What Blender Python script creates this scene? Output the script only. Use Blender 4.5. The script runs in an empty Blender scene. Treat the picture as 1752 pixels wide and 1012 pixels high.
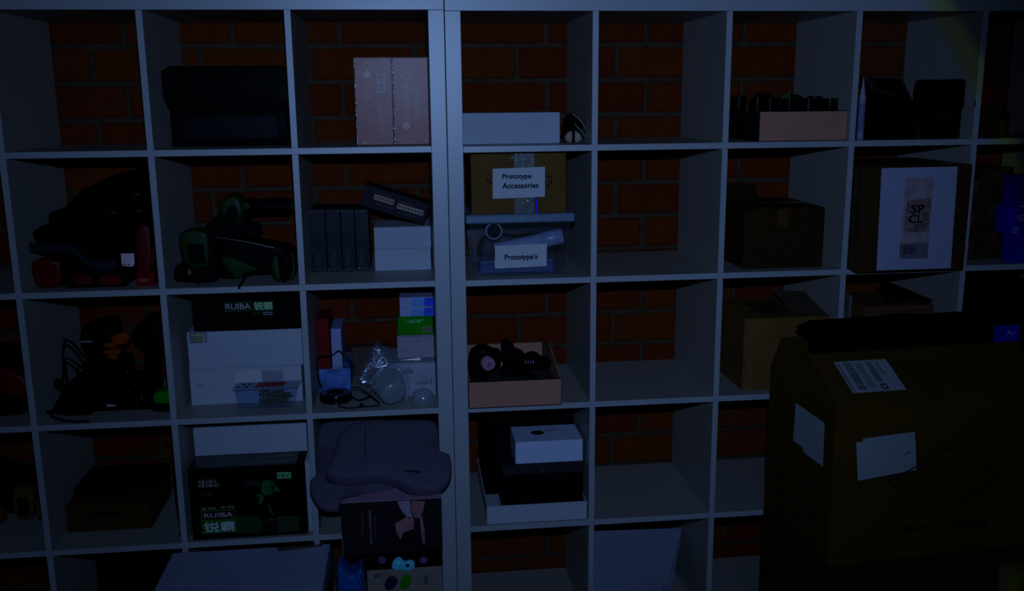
import bpy, math, random
from mathutils import Vector, Matrix
random.seed(7)
S = bpy.context.scene
COL = S.collection
# ------------------------------------------------------------------ camera
F = 1614.59
CAM = Vector((-.1082, -2.44756, -.25542))
yaw, pit, rol = .10988, -.20689, -.00945
cy, sy, cp, sp = math.cos(yaw), math.sin(yaw), math.cos(pit), math.sin(pit)
FW = Vector((sy*cp, cy*cp, sp)); r0 = Vector((cy, -sy, 0)); u0 = r0.cross(FW)
RT = r0*math.cos(rol)+u0*math.sin(rol); UP = -r0*math.sin(rol)+u0*math.cos(rol)
cd = bpy.data.cameras.new('camera'); cam = bpy.data.objects.new('camera', cd); COL.objects.link(cam)
M3 = Matrix((RT, UP, -FW)).transposed()
cam.matrix_world = Matrix.Translation(CAM) @ M3.to_4x4()
cd.sensor_fit = 'HORIZONTAL'; cd.sensor_width = 36; cd.lens = F*36/1752; cd.clip_start = .02
S.camera = cam
# ------------------------------------------------------------------ world, light, exposure
w = bpy.data.worlds.new('night'); S.world = w; w.use_nodes = True
w.node_tree.nodes['Background'].inputs[0].default_value = (.3, .4, .6, 1)
w.node_tree.nodes['Background'].inputs[1].default_value = .00025
S.view_settings.view_transform = 'Standard'; S.view_settings.look = 'None'
S.view_settings.exposure = 0; S.view_settings.gamma = 1; S.view_settings.use_curve_mapping = False
TORCH = Vector((-.085, -2.46, -.07))
def spot(name, aim, power, col, half, blend, size=.010):
    d = bpy.data.lights.new(name, 'SPOT'); d.energy = power; d.color = col
    d.spot_size = 2*math.radians(half); d.spot_blend = blend; d.shadow_soft_size = size
    o = bpy.data.objects.new(name, d); COL.objects.link(o); o.location = TORCH
    o.rotation_euler = (Vector(aim)-TORCH).to_track_quat('-Z', 'Y').to_euler()
FLOOD_AIM = (-.108, 0, -.8595)
FL = 33.0
spot('torch_flood_red',   FLOOD_AIM, FL*.28, (1, 0, 0), 35.8, .035)
spot('torch_flood_green', FLOOD_AIM, FL*.49, (0, 1, 0), 35.7, .035)
spot('torch_flood_blue',  FLOOD_AIM, FL*1.0, (0, 0, 1), 34.9, .05)
spot('torch_hotspot', (.2, 0, -.4), 48.0, (.28, .49, 1), 33, 1.0)

# ------------------------------------------------------------------ measuring helpers
def at(px, py, Y):                    # the point of the plane y = Y seen at a pixel of the photograph
    d = FW+RT*((px-876)/F)+UP*((506-py)/F)
    return CAM+d*((Y-CAM.y)/d.y)
def onplane(px, py, P0, N):
    d = FW+RT*((px-876)/F)+UP*((506-py)/F)
    return CAM+d*((P0-CAM).dot(N)/d.dot(N))
# ------------------------------------------------------------------ materials
def lin(c):
    c /= 255.
    return c/12.92 if c <= .04045 else ((c+.055)/1.055)**2.4
CEN, MID, EDG, LOW = (62, 90, 138), (48, 70, 115), (33, 53, 86), (34, 50, 82)
def seen(rgb, ref=MID):               # base colour of a thing from how it compares with a white board beside it
    return tuple(min(.9, max(.0008, .62*c*(lin(a)/lin(b))**1.25)) for a, b, c in zip(rgb, ref, (.65, .8, 1)))+(1,)
MATS = {}
def mat(name, col, rough=.6, spec=.25, metal=0, noise=.12, nscale=30, bump=0, alpha=1.0, trans=0):
    if name in MATS: return MATS[name]
    m = bpy.data.materials.new(name); m.use_nodes = True; nt = m.node_tree; b = nt.nodes['Principled BSDF']
    b.inputs['Roughness'].default_value = rough; b.inputs['Specular IOR Level'].default_value = spec
    b.inputs['Metallic'].default_value = metal; b.inputs['Alpha'].default_value = alpha
    tc = nt.nodes.new('ShaderNodeTexCoord'); nz = nt.nodes.new('ShaderNodeTexNoise')
    nz.inputs['Scale'].default_value = nscale; nz.inputs['Detail'].default_value = 4
    nt.links.new(tc.outputs['Object'], nz.inputs['Vector'])
    rp = nt.nodes.new('ShaderNodeValToRGB'); e = rp.color_ramp.elements
    e[0].position, e[1].position = .3, .7
    e[0].color = tuple(c*(1-noise) for c in col[:3])+(1,); e[1].color = tuple(min(1, c*(1+noise)) for c in col[:3])+(1,)
    nt.links.new(nz.outputs['Fac'], rp.inputs['Fac']); nt.links.new(rp.outputs['Color'], b.inputs['Base Color'])
    if bump:
        bp = nt.nodes.new('ShaderNodeBump'); bp.inputs['Strength'].default_value = bump; bp.inputs['Distance'].default_value = .004
        nt.links.new(nz.outputs['Fac'], bp.inputs['Height']); nt.links.new(bp.outputs['Normal'], b.inputs['Normal'])
    MATS[name] = m; return m
def film(name, tint=(1, 1, 1), gloss=.1, rough=.12, scale=60, bump=.6, haze=0.0, hcol=(.6, .7, .8)):
    if name in MATS: return MATS[name]
    m = bpy.data.materials.new(name); m.use_nodes = True; nt = m.node_tree; nt.nodes.clear(); N = nt.nodes.new; L = nt.links.new
    out = N('ShaderNodeOutputMaterial'); tr = N('ShaderNodeBsdfTransparent'); tr.inputs[0].default_value = tint+(1,)
    gl = N('ShaderNodeBsdfGlossy'); gl.inputs['Roughness'].default_value = rough; gl.inputs[0].default_value = (1, 1, 1, 1)
    tc = N('ShaderNodeTexCoord'); nz = N('ShaderNodeTexNoise'); nz.inputs['Scale'].default_value = scale
    L(tc.outputs['Object'], nz.inputs['Vector']); bp = N('ShaderNodeBump'); bp.inputs['Strength'].default_value = bump; bp.inputs['Distance'].default_value = .01
    L(nz.outputs['Fac'], bp.inputs['Height']); L(bp.outputs['Normal'], gl.inputs['Normal'])
    mx = N('ShaderNodeMixShader'); mx.inputs[0].default_value = gloss; L(tr.outputs[0], mx.inputs[1]); L(gl.outputs[0], mx.inputs[2])
    last = mx
    if haze:
        df = N('ShaderNodeBsdfDiffuse'); df.inputs[0].default_value = hcol+(1,)
        m2 = N('ShaderNodeMixShader'); m2.inputs[0].default_value = haze; L(mx.outputs[0], m2.inputs[1]); L(df.outputs[0], m2.inputs[2]); last = m2
    L(last.outputs[0], out.inputs[0]); MATS[name] = m; return m
WHITE = mat('shaded_white_melamine', (.30, .275, .245, 1), .45, .5, noise=.03, nscale=8)  # darker copy for board faces; the shade inside the cubes is in the colour
EDGE = mat('lit_white_melamine', (.33, .34, .36, 1), .4, 1.0, noise=.03, nscale=8)  # brighter copy for front faces; the light on them is in the colour
PAPER = mat('white_paper', (.50, .50, .53, 1), .8, .1, noise=.03)
CARDW = mat('white_card', (.40, .42, .48, 1), .6, .2, noise=.03)
INK = mat('black_ink', (.006, .006, .008, 1), .8, .05)
BLACK = mat('black_plastic', (.0022, .0022, .0026, 1), .5, .035)
BLACKG = mat('glossy_black_plastic', (.0022, .0022, .0028, 1), .12, .35)
FABRIC = mat('black_fabric', (.0016, .0016, .002, 1), .95, .01, bump=.3, nscale=60)
RUBBER = mat('black_rubber', (.0016, .0016, .002, 1), .7, .03)
NAVY = mat('navy_card', seen((4, 7, 25)), .5, .06)
PINK = mat('pink_card', seen((57, 44, 56), CEN), .4, .2, noise=.06, nscale=6)
PINKL = mat('pale_print', seen((62, 66, 88), CEN), .4, .3)
SALMON = mat('salmon_card', seen((49, 46, 62)), .7, .1, noise=.05)
BROWN = mat('brown_cardboard', seen((20, 17, 5)), .75, .1, noise=.18, nscale=14)
BROWNL = mat('pale_brown_cardboard', seen((30, 29, 24)), .75, .1, noise=.2, nscale=9)
BROWND = mat('dark_brown_cardboard', seen((11, 10, 3)), .75, .1, noise=.2, nscale=12)
TAPE = mat('brown_parcel_tape', seen((22, 20, 12)), .25, .4, noise=.1)
RED = mat('red_plastic', seen((26, 1, 1), MID), .4, .2)
REDD = mat('dark_red_card', seen((32, 1, 9)), .6, .15)
GREEN = mat('green_plastic', seen((2, 17, 3), MID), .45, .2)
GREENB = mat('bright_green_card', seen((1, 50, 4)), .6, .1)
GREENT = mat('dim_green_trim', seen((2, 19, 11), MID), .5, .1)
CANB = mat('ridged_black_gloss', (.002, .002, .0026, 1), .16, 1.0)
GREENP = mat('green_print', seen((5, 36, 29), MID), .6, .1)
GREENL = mat('pale_green_print', seen((26, 62, 66), EDG), .6, .1)
GREENK = mat('neon_green_cloth', seen((0, 34, 0), EDG), .8, .1)
ORANGE = mat('orange_plastic', seen((42, 22, 0), MID), .4, .2)
YELLOW = mat('yellow_plastic', seen((26, 25, 0), MID), .5, .2)
BLUE = mat('blue_plastic', seen((1, 2, 70), EDG), .4, .2)
BLUEC = mat('blue_card', seen((30, 58, 135)), .5, .2, noise=.5, nscale=22)
BLUED = mat('deep_blue_card', seen((14, 28, 120)), .5, .2, noise=.35, nscale=30)
GREY = mat('grey_card', seen((43, 55, 90)), .55, .2)
GREYPR = mat('grey_print', seen((30, 38, 60), EDG), .7, .1, noise=.25, nscale=40)
CUSH = mat('grey_mesh_cushion', seen((16, 21, 41), LOW), .85, .1, bump=.25, nscale=160)
PIPING = mat('dark_piping', seen((6, 8, 16), LOW), .8, .05)
WOOD = mat('dark_yellow_wood', seen((18, 16, 3), MID), .6, .15, noise=.25, nscale=18)
METAL = mat('bright_steel', (.6, .6, .62, 1), .18, .5, metal=1)
BRASS = mat('brass_screws', (.07, .055, .012, 1), .4, .5, noise=.4, nscale=90)
FOIL = mat('silver_foil', (.8, .8, .85, 1), .3, .5, metal=1, bump=.35, nscale=45, noise=.05)
LILAC = mat('lilac_tape', seen((50, 46, 84)), .5, .2)
PADG = mat('grey_pad', seen((42, 52, 72)), .5, .2)
BINBL = mat('blue_grey_lid', seen((30, 48, 84)), .4, .3)
CYAN = mat('cyan_print', seen((14, 52, 84), LOW), .5, .2, noise=.2)
NAVYP = mat('navy_print', seen((2, 3, 26), LOW), .5, .2)
GRNEGG = mat('green_print_oval', seen((2, 34, 4), LOW), .5, .2)
SKIN = mat('printed_skin', seen((30, 26, 44), LOW), .6, .1, noise=.25, nscale=30)
BLUEBAG = mat('blue_bag', seen((1, 20, 62), LOW), .35, .3, bump=.4, nscale=14)
BLUESTRAP = mat('navy_webbing', seen((3, 6, 18), EDG), .8, .1)
CLEAR = film('clear_wrap', gloss=.012, rough=.35, scale=20, bump=.15)
CLEARB = film('clear_bin_plastic', tint=(.8, .86, .95), gloss=.04, rough=.2, scale=10, bump=.15, haze=.025)
CLEARH = film('hazy_clear_plastic', tint=(.85, .9, .95), gloss=.06, rough=.2, scale=12, bump=.3, haze=.22, hcol=(.5, .58, .6))
CLEARD = film('thin_clear_bag', tint=(.95, .96, .98), gloss=.025, rough=.22, scale=25, bump=.4, haze=.025)
TAPEC = film('clear_tape', tint=(.85, .88, .9), gloss=.04, rough=.25, scale=25, bump=.2, haze=.07)

# ------------------------------------------------------------------ mesh builder
def catmull(P, n=6, closed=False):
    P = [Vector(p) for p in P]; out = []; m = len(P)
    for i in range(m if closed else m-1):
        a, b, c, d = (P[(i-1) % m], P[i], P[(i+1) % m], P[(i+2) % m]) if closed else (P[max(i-1, 0)], P[i], P[i+1], P[min(i+2, m-1)])
        for k in range(n):
            t = k/n
            out.append(.5*((2*b)+(c-a)*t+(2*a-5*b+4*c-d)*t*t+(3*b-3*c+d-a)*t**3))
    if not closed: out.append(P[-1])
    return out
class MB:
    def __init__(s): s.v = []; s.f = []
    def add(s, vs, fs):
        o = len(s.v); s.v += [Vector(x) for x in vs]; s.f += [tuple(i+o for i in f) for f in fs]; return s
    def box(s, x0, x1, y0, y1, z0, z1, b=0):
        if b <= 0:
            vs = [(x, y, z) for x in (x0, x1) for y in (y0, y1) for z in (z0, z1)]
            return s.add(vs, [(0, 1, 3, 2), (4, 6, 7, 5), (0, 4, 5, 1), (2, 3, 7, 6), (0, 2, 6, 4), (1, 5, 7, 3)])
        b = min(b, (x1-x0)*.45, (y1-y0)*.45, (z1-z0)*.45); vs = []; ix = {}
        for i, x in ((0, x0), (1, x1)):
            for j, y in ((0, y0), (1, y1)):
                for k, z in ((0, z0), (1, z1)):
                    bx, by, bz = b*(1-2*i), b*(1-2*j), b*(1-2*k)
                    for a, v in (('x', (x, y+by, z+bz)), ('y', (x+bx, y, z+bz)), ('z', (x+bx, y+by, z))):
                        ix[i, j, k, a] = len(vs); vs.append(v)
        g = lambda i, j, k, a: ix[i, j, k, a]; fs = []
        for e in (0, 1):
            fs += [tuple(g(e, j, k, 'x') for j, k in ((0, 0), (1, 0), (1, 1), (0, 1))), tuple(g(i, e, k, 'y') for i, k in ((0, 0), (1, 0), (1, 1), (0, 1))), tuple(g(i, j, e, 'z') for i, j in ((0, 0), (1, 0), (1, 1), (0, 1)))]
        for p in (0, 1):
            for q in (0, 1):
                fs += [(g(0, p, q, 'y'), g(1, p, q, 'y'), g(1, p, q, 'z'), g(0, p, q, 'z')), (g(p, 0, q, 'x'), g(p, 1, q, 'x'), g(p, 1, q, 'z'), g(p, 0, q, 'z')), (g(p, q, 0, 'x'), g(p, q, 1, 'x'), g(p, q, 1, 'y'), g(p, q, 0, 'y'))]
                for k in (0, 1): fs.append((g(p, q, k, 'x'), g(p, q, k, 'y'), g(p, q, k, 'z')))
        return s.add(vs, fs)
    def lathe(s, prof, n=24, c=(0, 0, 0), axis=(0, 0, 1), arc=1.0):
        ax = Vector(axis).normalized(); q = Vector((0, 0, 1)).rotation_difference(ax); c = Vector(c); vs = []; fs = []
        for r, z in prof:
            for k in range(n): a = 2*math.pi*arc*k/n; vs.append(c+q @ Vector((r*math.cos(a), r*math.sin(a), z)))
        for i in range(len(prof)-1):
            for k in range(n): fs.append((i*n+k, i*n+(k+1) % n, (i+1)*n+(k+1) % n, (i+1)*n+k))
        if prof[0][0] > 1e-6: fs.append(tuple(range(n-1, -1, -1)))
        if prof[-1][0] > 1e-6: fs.append(tuple((len(prof)-1)*n+k for k in range(n)))
        return s.add(vs, fs)
    def cyl(s, p0, p1, r0, r1=None, n=20):
        p0, p1 = Vector(p0), Vector(p1); r1 = r0 if r1 is None else r1; h = (p1-p0).length; b = min(r0, r1, h)*.12
        return s.lathe([(r0-b, 0), (r0, b), (r1, h-b), (r1-b, h)], n, p0, p1-p0)
    def ell(s, c, r, n=20, m=12):
        vs = []; fs = []; c = Vector(c)
        for i in range(m+1):
            t = math.pi*i/m
            for k in range(n):
                a = 2*math.pi*k/n; vs.append(c+Vector((r[0]*math.sin(t)*math.cos(a), r[1]*math.sin(t)*math.sin(a), r[2]*math.cos(t))))
        for i in range(m):
            for k in range(n): fs.append((i*n+k, (i+1)*n+k, (i+1)*n+(k+1) % n, i*n+(k+1) % n))
        return s.add(vs, fs)
    def tube(s, pts, r, n=8, smooth=6, closed=False):
        P = catmull(pts, smooth, closed) if smooth else [Vector(p) for p in pts]; m = len(P); vs = []; fs = []; up = Vector((.3, .5, .81)).normalized()
        for i, p in enumerate(P):
            t = ((P[(i+1) % m]-P[i-1]) if closed else (P[min(i+1, m-1)]-P[max(i-1, 0)])).normalized()
            a = t.cross(up)
            if a.length < .05: a = t.cross(Vector((1, 0, 0)))
            a.normalize(); b = a.cross(t); up = (b if b.dot(up) > 0 else -b)
            a = t.cross(up).normalized(); b = a.cross(t)
            for k in range(n): th = 2*math.pi*k/n; vs.append(p+a*(r*math.cos(th))+b*(r*math.sin(th)))
        for i in range(m if closed else m-1):
            for k in range(n): j = (i+1) % m; fs.append((i*n+k, i*n+(k+1) % n, j*n+(k+1) % n, j*n+k))
        if not closed: fs += [tuple(range(n-1, -1, -1)), tuple((m-1)*n+k for k in range(n))]
        return s.add(vs, fs)
    def slab(s, pts, th):             # polygon with thickness th behind it
        P = [Vector(p) for p in pts]; n = (P[1]-P[0]).cross(P[2]-P[0]).normalized()*th; m = len(P)
        return s.add(P+[p-n for p in P], [tuple(range(m)), tuple(range(2*m-1, m-1, -1))]+[(i, i+m, (i+1) % m+m, (i+1) % m) for i in range(m)])
    def blob(s, out, O, ax, ay, nrm, depth, rnd, sm=5, rows=5):   # rounded solid of an outline: front at O, back at O + nrm*depth
        O, ax, ay, nrm = Vector(O), Vector(ax), Vector(ay), Vector(nrm).normalized()
        P = catmull([(a, b, 0) for a, b in out], sm, True) if sm else [Vector((a, b, 0)) for a, b in out]
        c = sum(P, Vector())/len(P); size = sum((p-c).length for p in P)/len(P); m = len(P); L = []
        for i in range(rows+1): t = math.pi/2*i/rows; L.append((1-rnd/size*(1-math.sin(t)), rnd*(1-math.cos(t))))
        L += [(k, depth-d) for k, d in reversed(L)]; vs = []; fs = []
        for k, d in L:
            for p in P: q = c+(p-c)*k; vs.append(O+ax*q.x+ay*q.y+nrm*d)
        for i in range(len(L)-1):
            for k in range(m): fs.append((i*m+k, i*m+(k+1) % m, (i+1)*m+(k+1) % m, (i+1)*m+k))
        for i in (0, len(L)-1):
            k, d = L[i]; vs.append(O+ax*c.x+ay*c.y+nrm*d); z = len(vs)-1
            fs += [(i*m+(j+1) % m, i*m+j, z) for j in range(m)]
        return s.add(vs, fs)
    def mesh(s, name):
        me = bpy.data.meshes.new(name); me.from_pydata([tuple(v) for v in s.v], [], s.f)
        import bmesh
        bm = bmesh.new(); bm.from_mesh(me); bmesh.ops.recalc_face_normals(bm, faces=bm.faces[:]); bm.to_mesh(me); bm.free()
        return me
    def build(s, name, m, parent=None, smooth=False):
        me = s.mesh(name); me.materials.append(m)
        if smooth:
            for p in me.polygons: p.use_smooth = True
            me.set_sharp_from_angle(angle=math.radians(42))
        o = bpy.data.objects.new(name, me); COL.objects.link(o); o.parent = parent; return o
def rect(x0, x1, z0, z1, y=-.0006, th=.0004): return MB().box(x0, x1, y, y+th, z0, z1)
def tag(o, label, cat, group=None, kind=None):
    o['label'] = label; o['category'] = cat
    if group: o['group'] = group
    if kind: o['kind'] = kind
    return o
def thing(name, label, cat, loc, rz=0, group=None):
    o = bpy.data.objects.new(name, None); COL.objects.link(o); o.empty_display_size = .03
    o.location = loc; o.rotation_euler = (0, 0, rz); return tag(o, label, cat, group)
def struct(o): o['kind'] = 'structure'; return o
def copy_tree(o, parent=None):
    c = o.copy(); COL.objects.link(c); c.parent = parent
    for ch in list(o.children): copy_tree(ch, c)
    return c
TX = {}
def text(s, parent, O, ux, uz, m, eps=.0008, name='lettering', bold=0):
    key = (s, bold)
    if key not in TX:
        c = bpy.data.curves.new('t', 'FONT'); c.body = s; c.resolution_u = 3; c.offset = bold
        o = bpy.data.objects.new('t', c); COL.objects.link(o); bpy.context.view_layer.update()
        me = bpy.data.meshes.new_from_object(o.evaluated_get(bpy.context.evaluated_depsgraph_get()))
        TX[key] = ([v.co.copy() for v in me.vertices], [tuple(p.vertices) for p in me.polygons])
        bpy.data.objects.remove(o); bpy.data.curves.remove(c); bpy.data.meshes.remove(me)
    V, Fc = TX[key]
    x0, x1 = min(v.x for v in V), max(v.x for v in V); y0, y1 = min(v.y for v in V), max(v.y for v in V)
    O, ux, uz = Vector(O), Vector(ux), Vector(uz); n = ux.cross(uz).normalized()*eps
    b = MB(); b.add([O+ux*((v.x-x0)/(x1-x0))+uz*((v.y-y0)/(y1-y0))+n for v in V], Fc)
    me = bpy.data.meshes.new(name); me.from_pydata([tuple(v) for v in b.v], [], b.f); me.materials.append(m)
    o = bpy.data.objects.new(name, me); COL.objects.link(o); o.parent = parent; return o
class Face:                            # pixel -> local coordinates on the front face of a thing
    def __init__(s, root, Y, dx=0, dz=.05):
        s.r, s.Y = root, Y; d = Vector((root.location.x+dx, Y, root.location.z+dz))-CAM
        s.cx, s.cy = 876+F*d.dot(RT)/d.dot(FW), 506-F*d.dot(UP)/d.dot(FW)
    def __call__(s, px, py): p = at(px or s.cx, py or s.cy, s.Y)-s.r.location; return p.x, p.z
    def rect(s, a, b, c, d, y=-.0006):
        x0, x1, z0, z1 = s.span(a, b, c, d); return rect(x0, x1, z0, z1, y)
    def span(s, a, b, c, d):          # upright box: widths on its middle row, heights on its middle column
        return s(a, (c+d)/2)[0], s(b, (c+d)/2)[0], s((a+b)/2, d)[1], s((a+b)/2, c)[1]
    def text(s, t, parent, a, b, c, d, m, eps=.0008, bold=0, name='lettering'):
        x0, x1, z0, z1 = s.span(a, b, c, d)
        return text(t, parent, (x0, 0, z0), (x1-x0, 0, 0), (0, 0, z1-z0), m, eps, name, bold)
def dims(px0, px1, pt, pb, Y, zb=None):
    ym = (pt+pb)/2; xm = (px0+px1)/2; x0, x1 = at(px0, ym, Y).x, at(px1, ym, Y).x
    z0 = at(xm, pb, Y).z if zb is None else zb
    return x0, x1, z0, at(xm, pt, Y).z
def boxthing(name, label, cat, px0, px1, pt, pb, Y, depth, m, zb=None, part='body', b=.0015, rz=0, group=None, lid=None, lim=None):
    x0, x1, z0, z1 = dims(px0, px1, pt, pb, Y, zb)
    if lim: x0, x1 = max(x0, lim[0]+.002), min(x1, lim[1]-.002)
    t = thing(name, label, cat, ((x0+x1)/2, Y, z0), rz, group); W = (x1-x0)/2; H = z1-z0
    if lid:
        MB().box(-W+.001, W-.001, .001, depth-.001, 0, H-lid, b).build(part, m, t)
        MB().box(-W, W, 0, depth, H-lid+.0008, H, b).build('lid', m, t)
    else: MB().box(-W, W, 0, depth, 0, H, b).build(part, m, t)
    return t, W, H, Face(t, Y, 0, H/2)
def barcode(parent, x0, x1, z0, z1, m=INK, back=PAPER, y=-.0012, n=14, vertical=False, bg=True):
    if bg: rect(x0, x1, z0, z1, y+.0004).build('barcode_label', back, parent)
    b = MB(); rr = random.Random(3); t = 0.06
    while t < .93:
        wd = rr.choice((.012, .02, .035)); 
        if vertical: b.box(x0+(x1-x0)*.12, x0+(x1-x0)*.88, y, y+.0003, z0+(z1-z0)*t, z0+(z1-z0)*(t+wd))
        else: b.box(x0+(x1-x0)*t, x0+(x1-x0)*(t+wd), y, y+.0003, z0+(z1-z0)*.15, z0+(z1-z0)*.85)
        t += wd+rr.choice((.015, .03, .04))
    return b.build('barcode', m, parent)
def ringmesh(x, z, r, w, y=-.0012, n=20):
    b = MB(); vs = []; fs = []
    for k in range(n):
        a = 2*math.pi*k/n; vs += [(x+r*math.cos(a), y, z+r*math.sin(a)), (x+(r-w)*math.cos(a), y, z+(r-w)*math.sin(a))]
    for k in range(n): fs.append((2*k, 2*((k+1) % n), 2*((k+1) % n)+1, 2*k+1))
    return b.add(vs, fs)
def disc(x, z, r, y=-.0012, n=20, rz=None):
    rz = rz or r
    return MB().add([(x+r*math.cos(2*math.pi*k/n), y, z+rz*math.sin(2*math.pi*k/n)) for k in range(n)], [tuple(range(n))])
def lines(parent, x0, x1, z0, z1, n, m, y=-.0012, name='small_print', ragged=.3):
    b = MB(); h = (z1-z0)/n; rr = random.Random(int(abs(x0*1e4))+n)
    for i in range(n):
        x = x0
        end = x1-(x1-x0)*ragged*rr.random()
        while x < end:
            wd = (z1-z0)/n*rr.uniform(.8, 3); b.box(x, min(x+wd, end), y, y+.0003, z1-(i+.75)*h, z1-(i+.25)*h); x += wd+h*.4
    return b.build(name, m, parent)
def carton(label, px0, px1, pt, pb, Y, depth, m, zb, name='cardboard_box', open_top=False, lim=None, rz=0, tape=True):
    x0, x1, z0, z1 = dims(px0, px1, pt, pb, Y, zb)
    if lim: x0, x1 = max(x0, lim[0]+.002), min(x1, lim[1]-.002)
    t = thing(name, label, 'box', ((x0+x1)/2, Y, z0), rz); W = (x1-x0)/2; H = z1-z0; k = .004
    b = MB(); b.box(-W, W, 0, k, 0, H, .001); b.box(-W, W, depth-k, depth, 0, H, .001); b.box(-W, -W+k, k, depth-k, 0, H, .001); b.box(W-k, W, k, depth-k, 0, H, .001); b.box(-W+k, W-k, k, depth-k, 0, k)
    b.build('body', m, t)
    if not open_top:
        MB().box(-W+.001, W-.001, 0.001, depth/2-.001, H, H+.003, .001).build('top_flap', m, t)
        MB().box(-W+.001, W-.001, depth/2+.001, depth-.001, H, H+.003, .001).build('top_flap', m, t)
        if tape: MB().box(-W, W, depth/2-.022, depth/2+.022, H+.0031, H+.0036).build('tape', TAPE, t)
    return t, W, H, Face(t, Y, 0, H/2)

# ------------------------------------------------------------------ structure: wall, bricks, floor
ROWS = [-.375, -.726, -1.077, -1.428, -1.779]
DZ = -.0023
wall = struct(MB().box(-2.0, 2.3, .4125, .56, -1.86, .45).build('wall_back', mat('grey_mortar', seen((19, 22, 29)), .9, .05, noise=.2, nscale=40)))
floor = struct(MB().box(-2.0, 2.3, -3.2, .4120, -1.86, -1.8205).build('floor', mat('grey_concrete', (.16, .15, .14, 1), .7, .2, noise=.2, nscale=6)))
def brick_mat():
    m = bpy.data.materials.new('orange_brick'); m.use_nodes = True; nt = m.node_tree; b = nt.nodes['Principled BSDF']; N = nt.nodes.new; L = nt.links.new
    oi = N('ShaderNodeObjectInfo'); rp = N('ShaderNodeValToRGB'); e = rp.color_ramp.elements
    e[0].color = seen((25, 10, 2)); e[1].color = seen((27, 15, 2)); k = e.new(.45); k.color = seen((27, 13, 2)); L(oi.outputs['Random'], rp.inputs[0])
    tc = N('ShaderNodeTexCoord'); nz = N('ShaderNodeTexNoise'); nz.inputs['Scale'].default_value = 26; nz.inputs['Detail'].default_value = 5; L(tc.outputs['Object'], nz.inputs['Vector'])
    mr = N('ShaderNodeMapRange'); mr.inputs['To Min'].default_value = .6; mr.inputs['To Max'].default_value = 1.4; L(nz.outputs['Fac'], mr.inputs['Value'])
    mx = N('ShaderNodeMix'); mx.data_type = 'RGBA'; mx.blend_type = 'MULTIPLY'; mx.inputs['Factor'].default_value = 1; L(rp.outputs['Color'], mx.inputs['A']); L(mr.outputs[0], mx.inputs['B'])
    L(mx.outputs['Result'], b.inputs['Base Color']); b.inputs['Roughness'].default_value = .85; b.inputs['Specular IOR Level'].default_value = .1
    bp = N('ShaderNodeBump'); bp.inputs['Strength'].default_value = .3; bp.inputs['Distance'].default_value = .004; L(nz.outputs['Fac'], bp.inputs['Height']); L(bp.outputs['Normal'], b.inputs['Normal'])
    return m
BRICK = brick_mat()
BW, BH, JT = .3015, .1023, .0145
bmesh_var = []
for i in range(6):
    rr = random.Random(i); mb = MB().box(-(BW-JT)/2, (BW-JT)/2, 0, .03, -(BH-JT)/2, (BH-JT)/2, .004)
    for v in mb.v: v.x += rr.uniform(-.0015, .0015); v.z += rr.uniform(-.0012, .0012)
    me = mb.mesh('brick'); me.materials.append(BRICK); bmesh_var.append(me)
for k in range(0, 19):                                  # course k has its bottom joint at z = -.104 - .1023 (k-1)
    zc = -.104-BH*(k-1)+BH/2
    off = .619 if k % 2 else .529
    for i in range(-7, 5):
        xc = off+BW*i-BW/2
        if xc < -1.75 or xc > 1.95: continue
        o = bpy.data.objects.new('brick', bmesh_var[random.randrange(6)]); COL.objects.link(o); o.parent = wall
        o.location = (xc+random.uniform(-.002, .002), .4035+random.uniform(0, .002), zc+random.uniform(-.001, .001)); o.rotation_euler = (0, random.uniform(-.004, .004), 0)

# ------------------------------------------------------------------ the two shelving units
CW, DT, OT, DEP = .335, .016, .040, .39
def unit(label, xl, dz):
    W = 5*CW+4*DT+2*OT
    t = thing('cube_shelf_unit', label, 'shelf', (xl, 0, -1.819+dz)); b0 = 1.819
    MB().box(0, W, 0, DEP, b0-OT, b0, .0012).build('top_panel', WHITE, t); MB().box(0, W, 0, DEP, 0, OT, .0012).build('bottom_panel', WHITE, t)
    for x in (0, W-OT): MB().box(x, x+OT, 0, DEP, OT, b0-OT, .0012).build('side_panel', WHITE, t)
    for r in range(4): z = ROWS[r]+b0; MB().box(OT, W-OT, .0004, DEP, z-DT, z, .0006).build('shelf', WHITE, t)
    me = None
    def band(ob):  # front faces take the lit copy of the melamine
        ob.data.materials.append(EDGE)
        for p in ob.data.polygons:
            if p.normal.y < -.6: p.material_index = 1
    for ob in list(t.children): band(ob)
    for c in range(4):
        for r in range(5):
            z0 = ROWS[r]+b0
            o = bpy.data.objects.new('divider', me) if me else None
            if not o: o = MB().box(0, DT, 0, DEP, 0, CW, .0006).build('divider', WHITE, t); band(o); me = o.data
            else: COL.objects.link(o); o.parent = t
            o.location = (OT+CW*(c+1)+DT*c, 0, z0)
    return t
UW = 5*CW+4*DT+2*OT
unit('white cube shelving unit on the left, holding tools, boxes and a cushion', -.002-UW, 0)
unit('white cube shelving unit on the right, mostly empty, behind the big carton', .002-.0025, DZ)
def cellL(c): x = -.002-OT-(5-c)*(CW+DT); return (x-CW, x)           # c = 1..5
def cellR(c): x = -.0005+OT+(c-1)*(CW+DT); return (x, x+CW)
ZL = lambda r: ROWS[r-1]+.0003
ZR = lambda r: ROWS[r-1]+DZ+.0003
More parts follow.
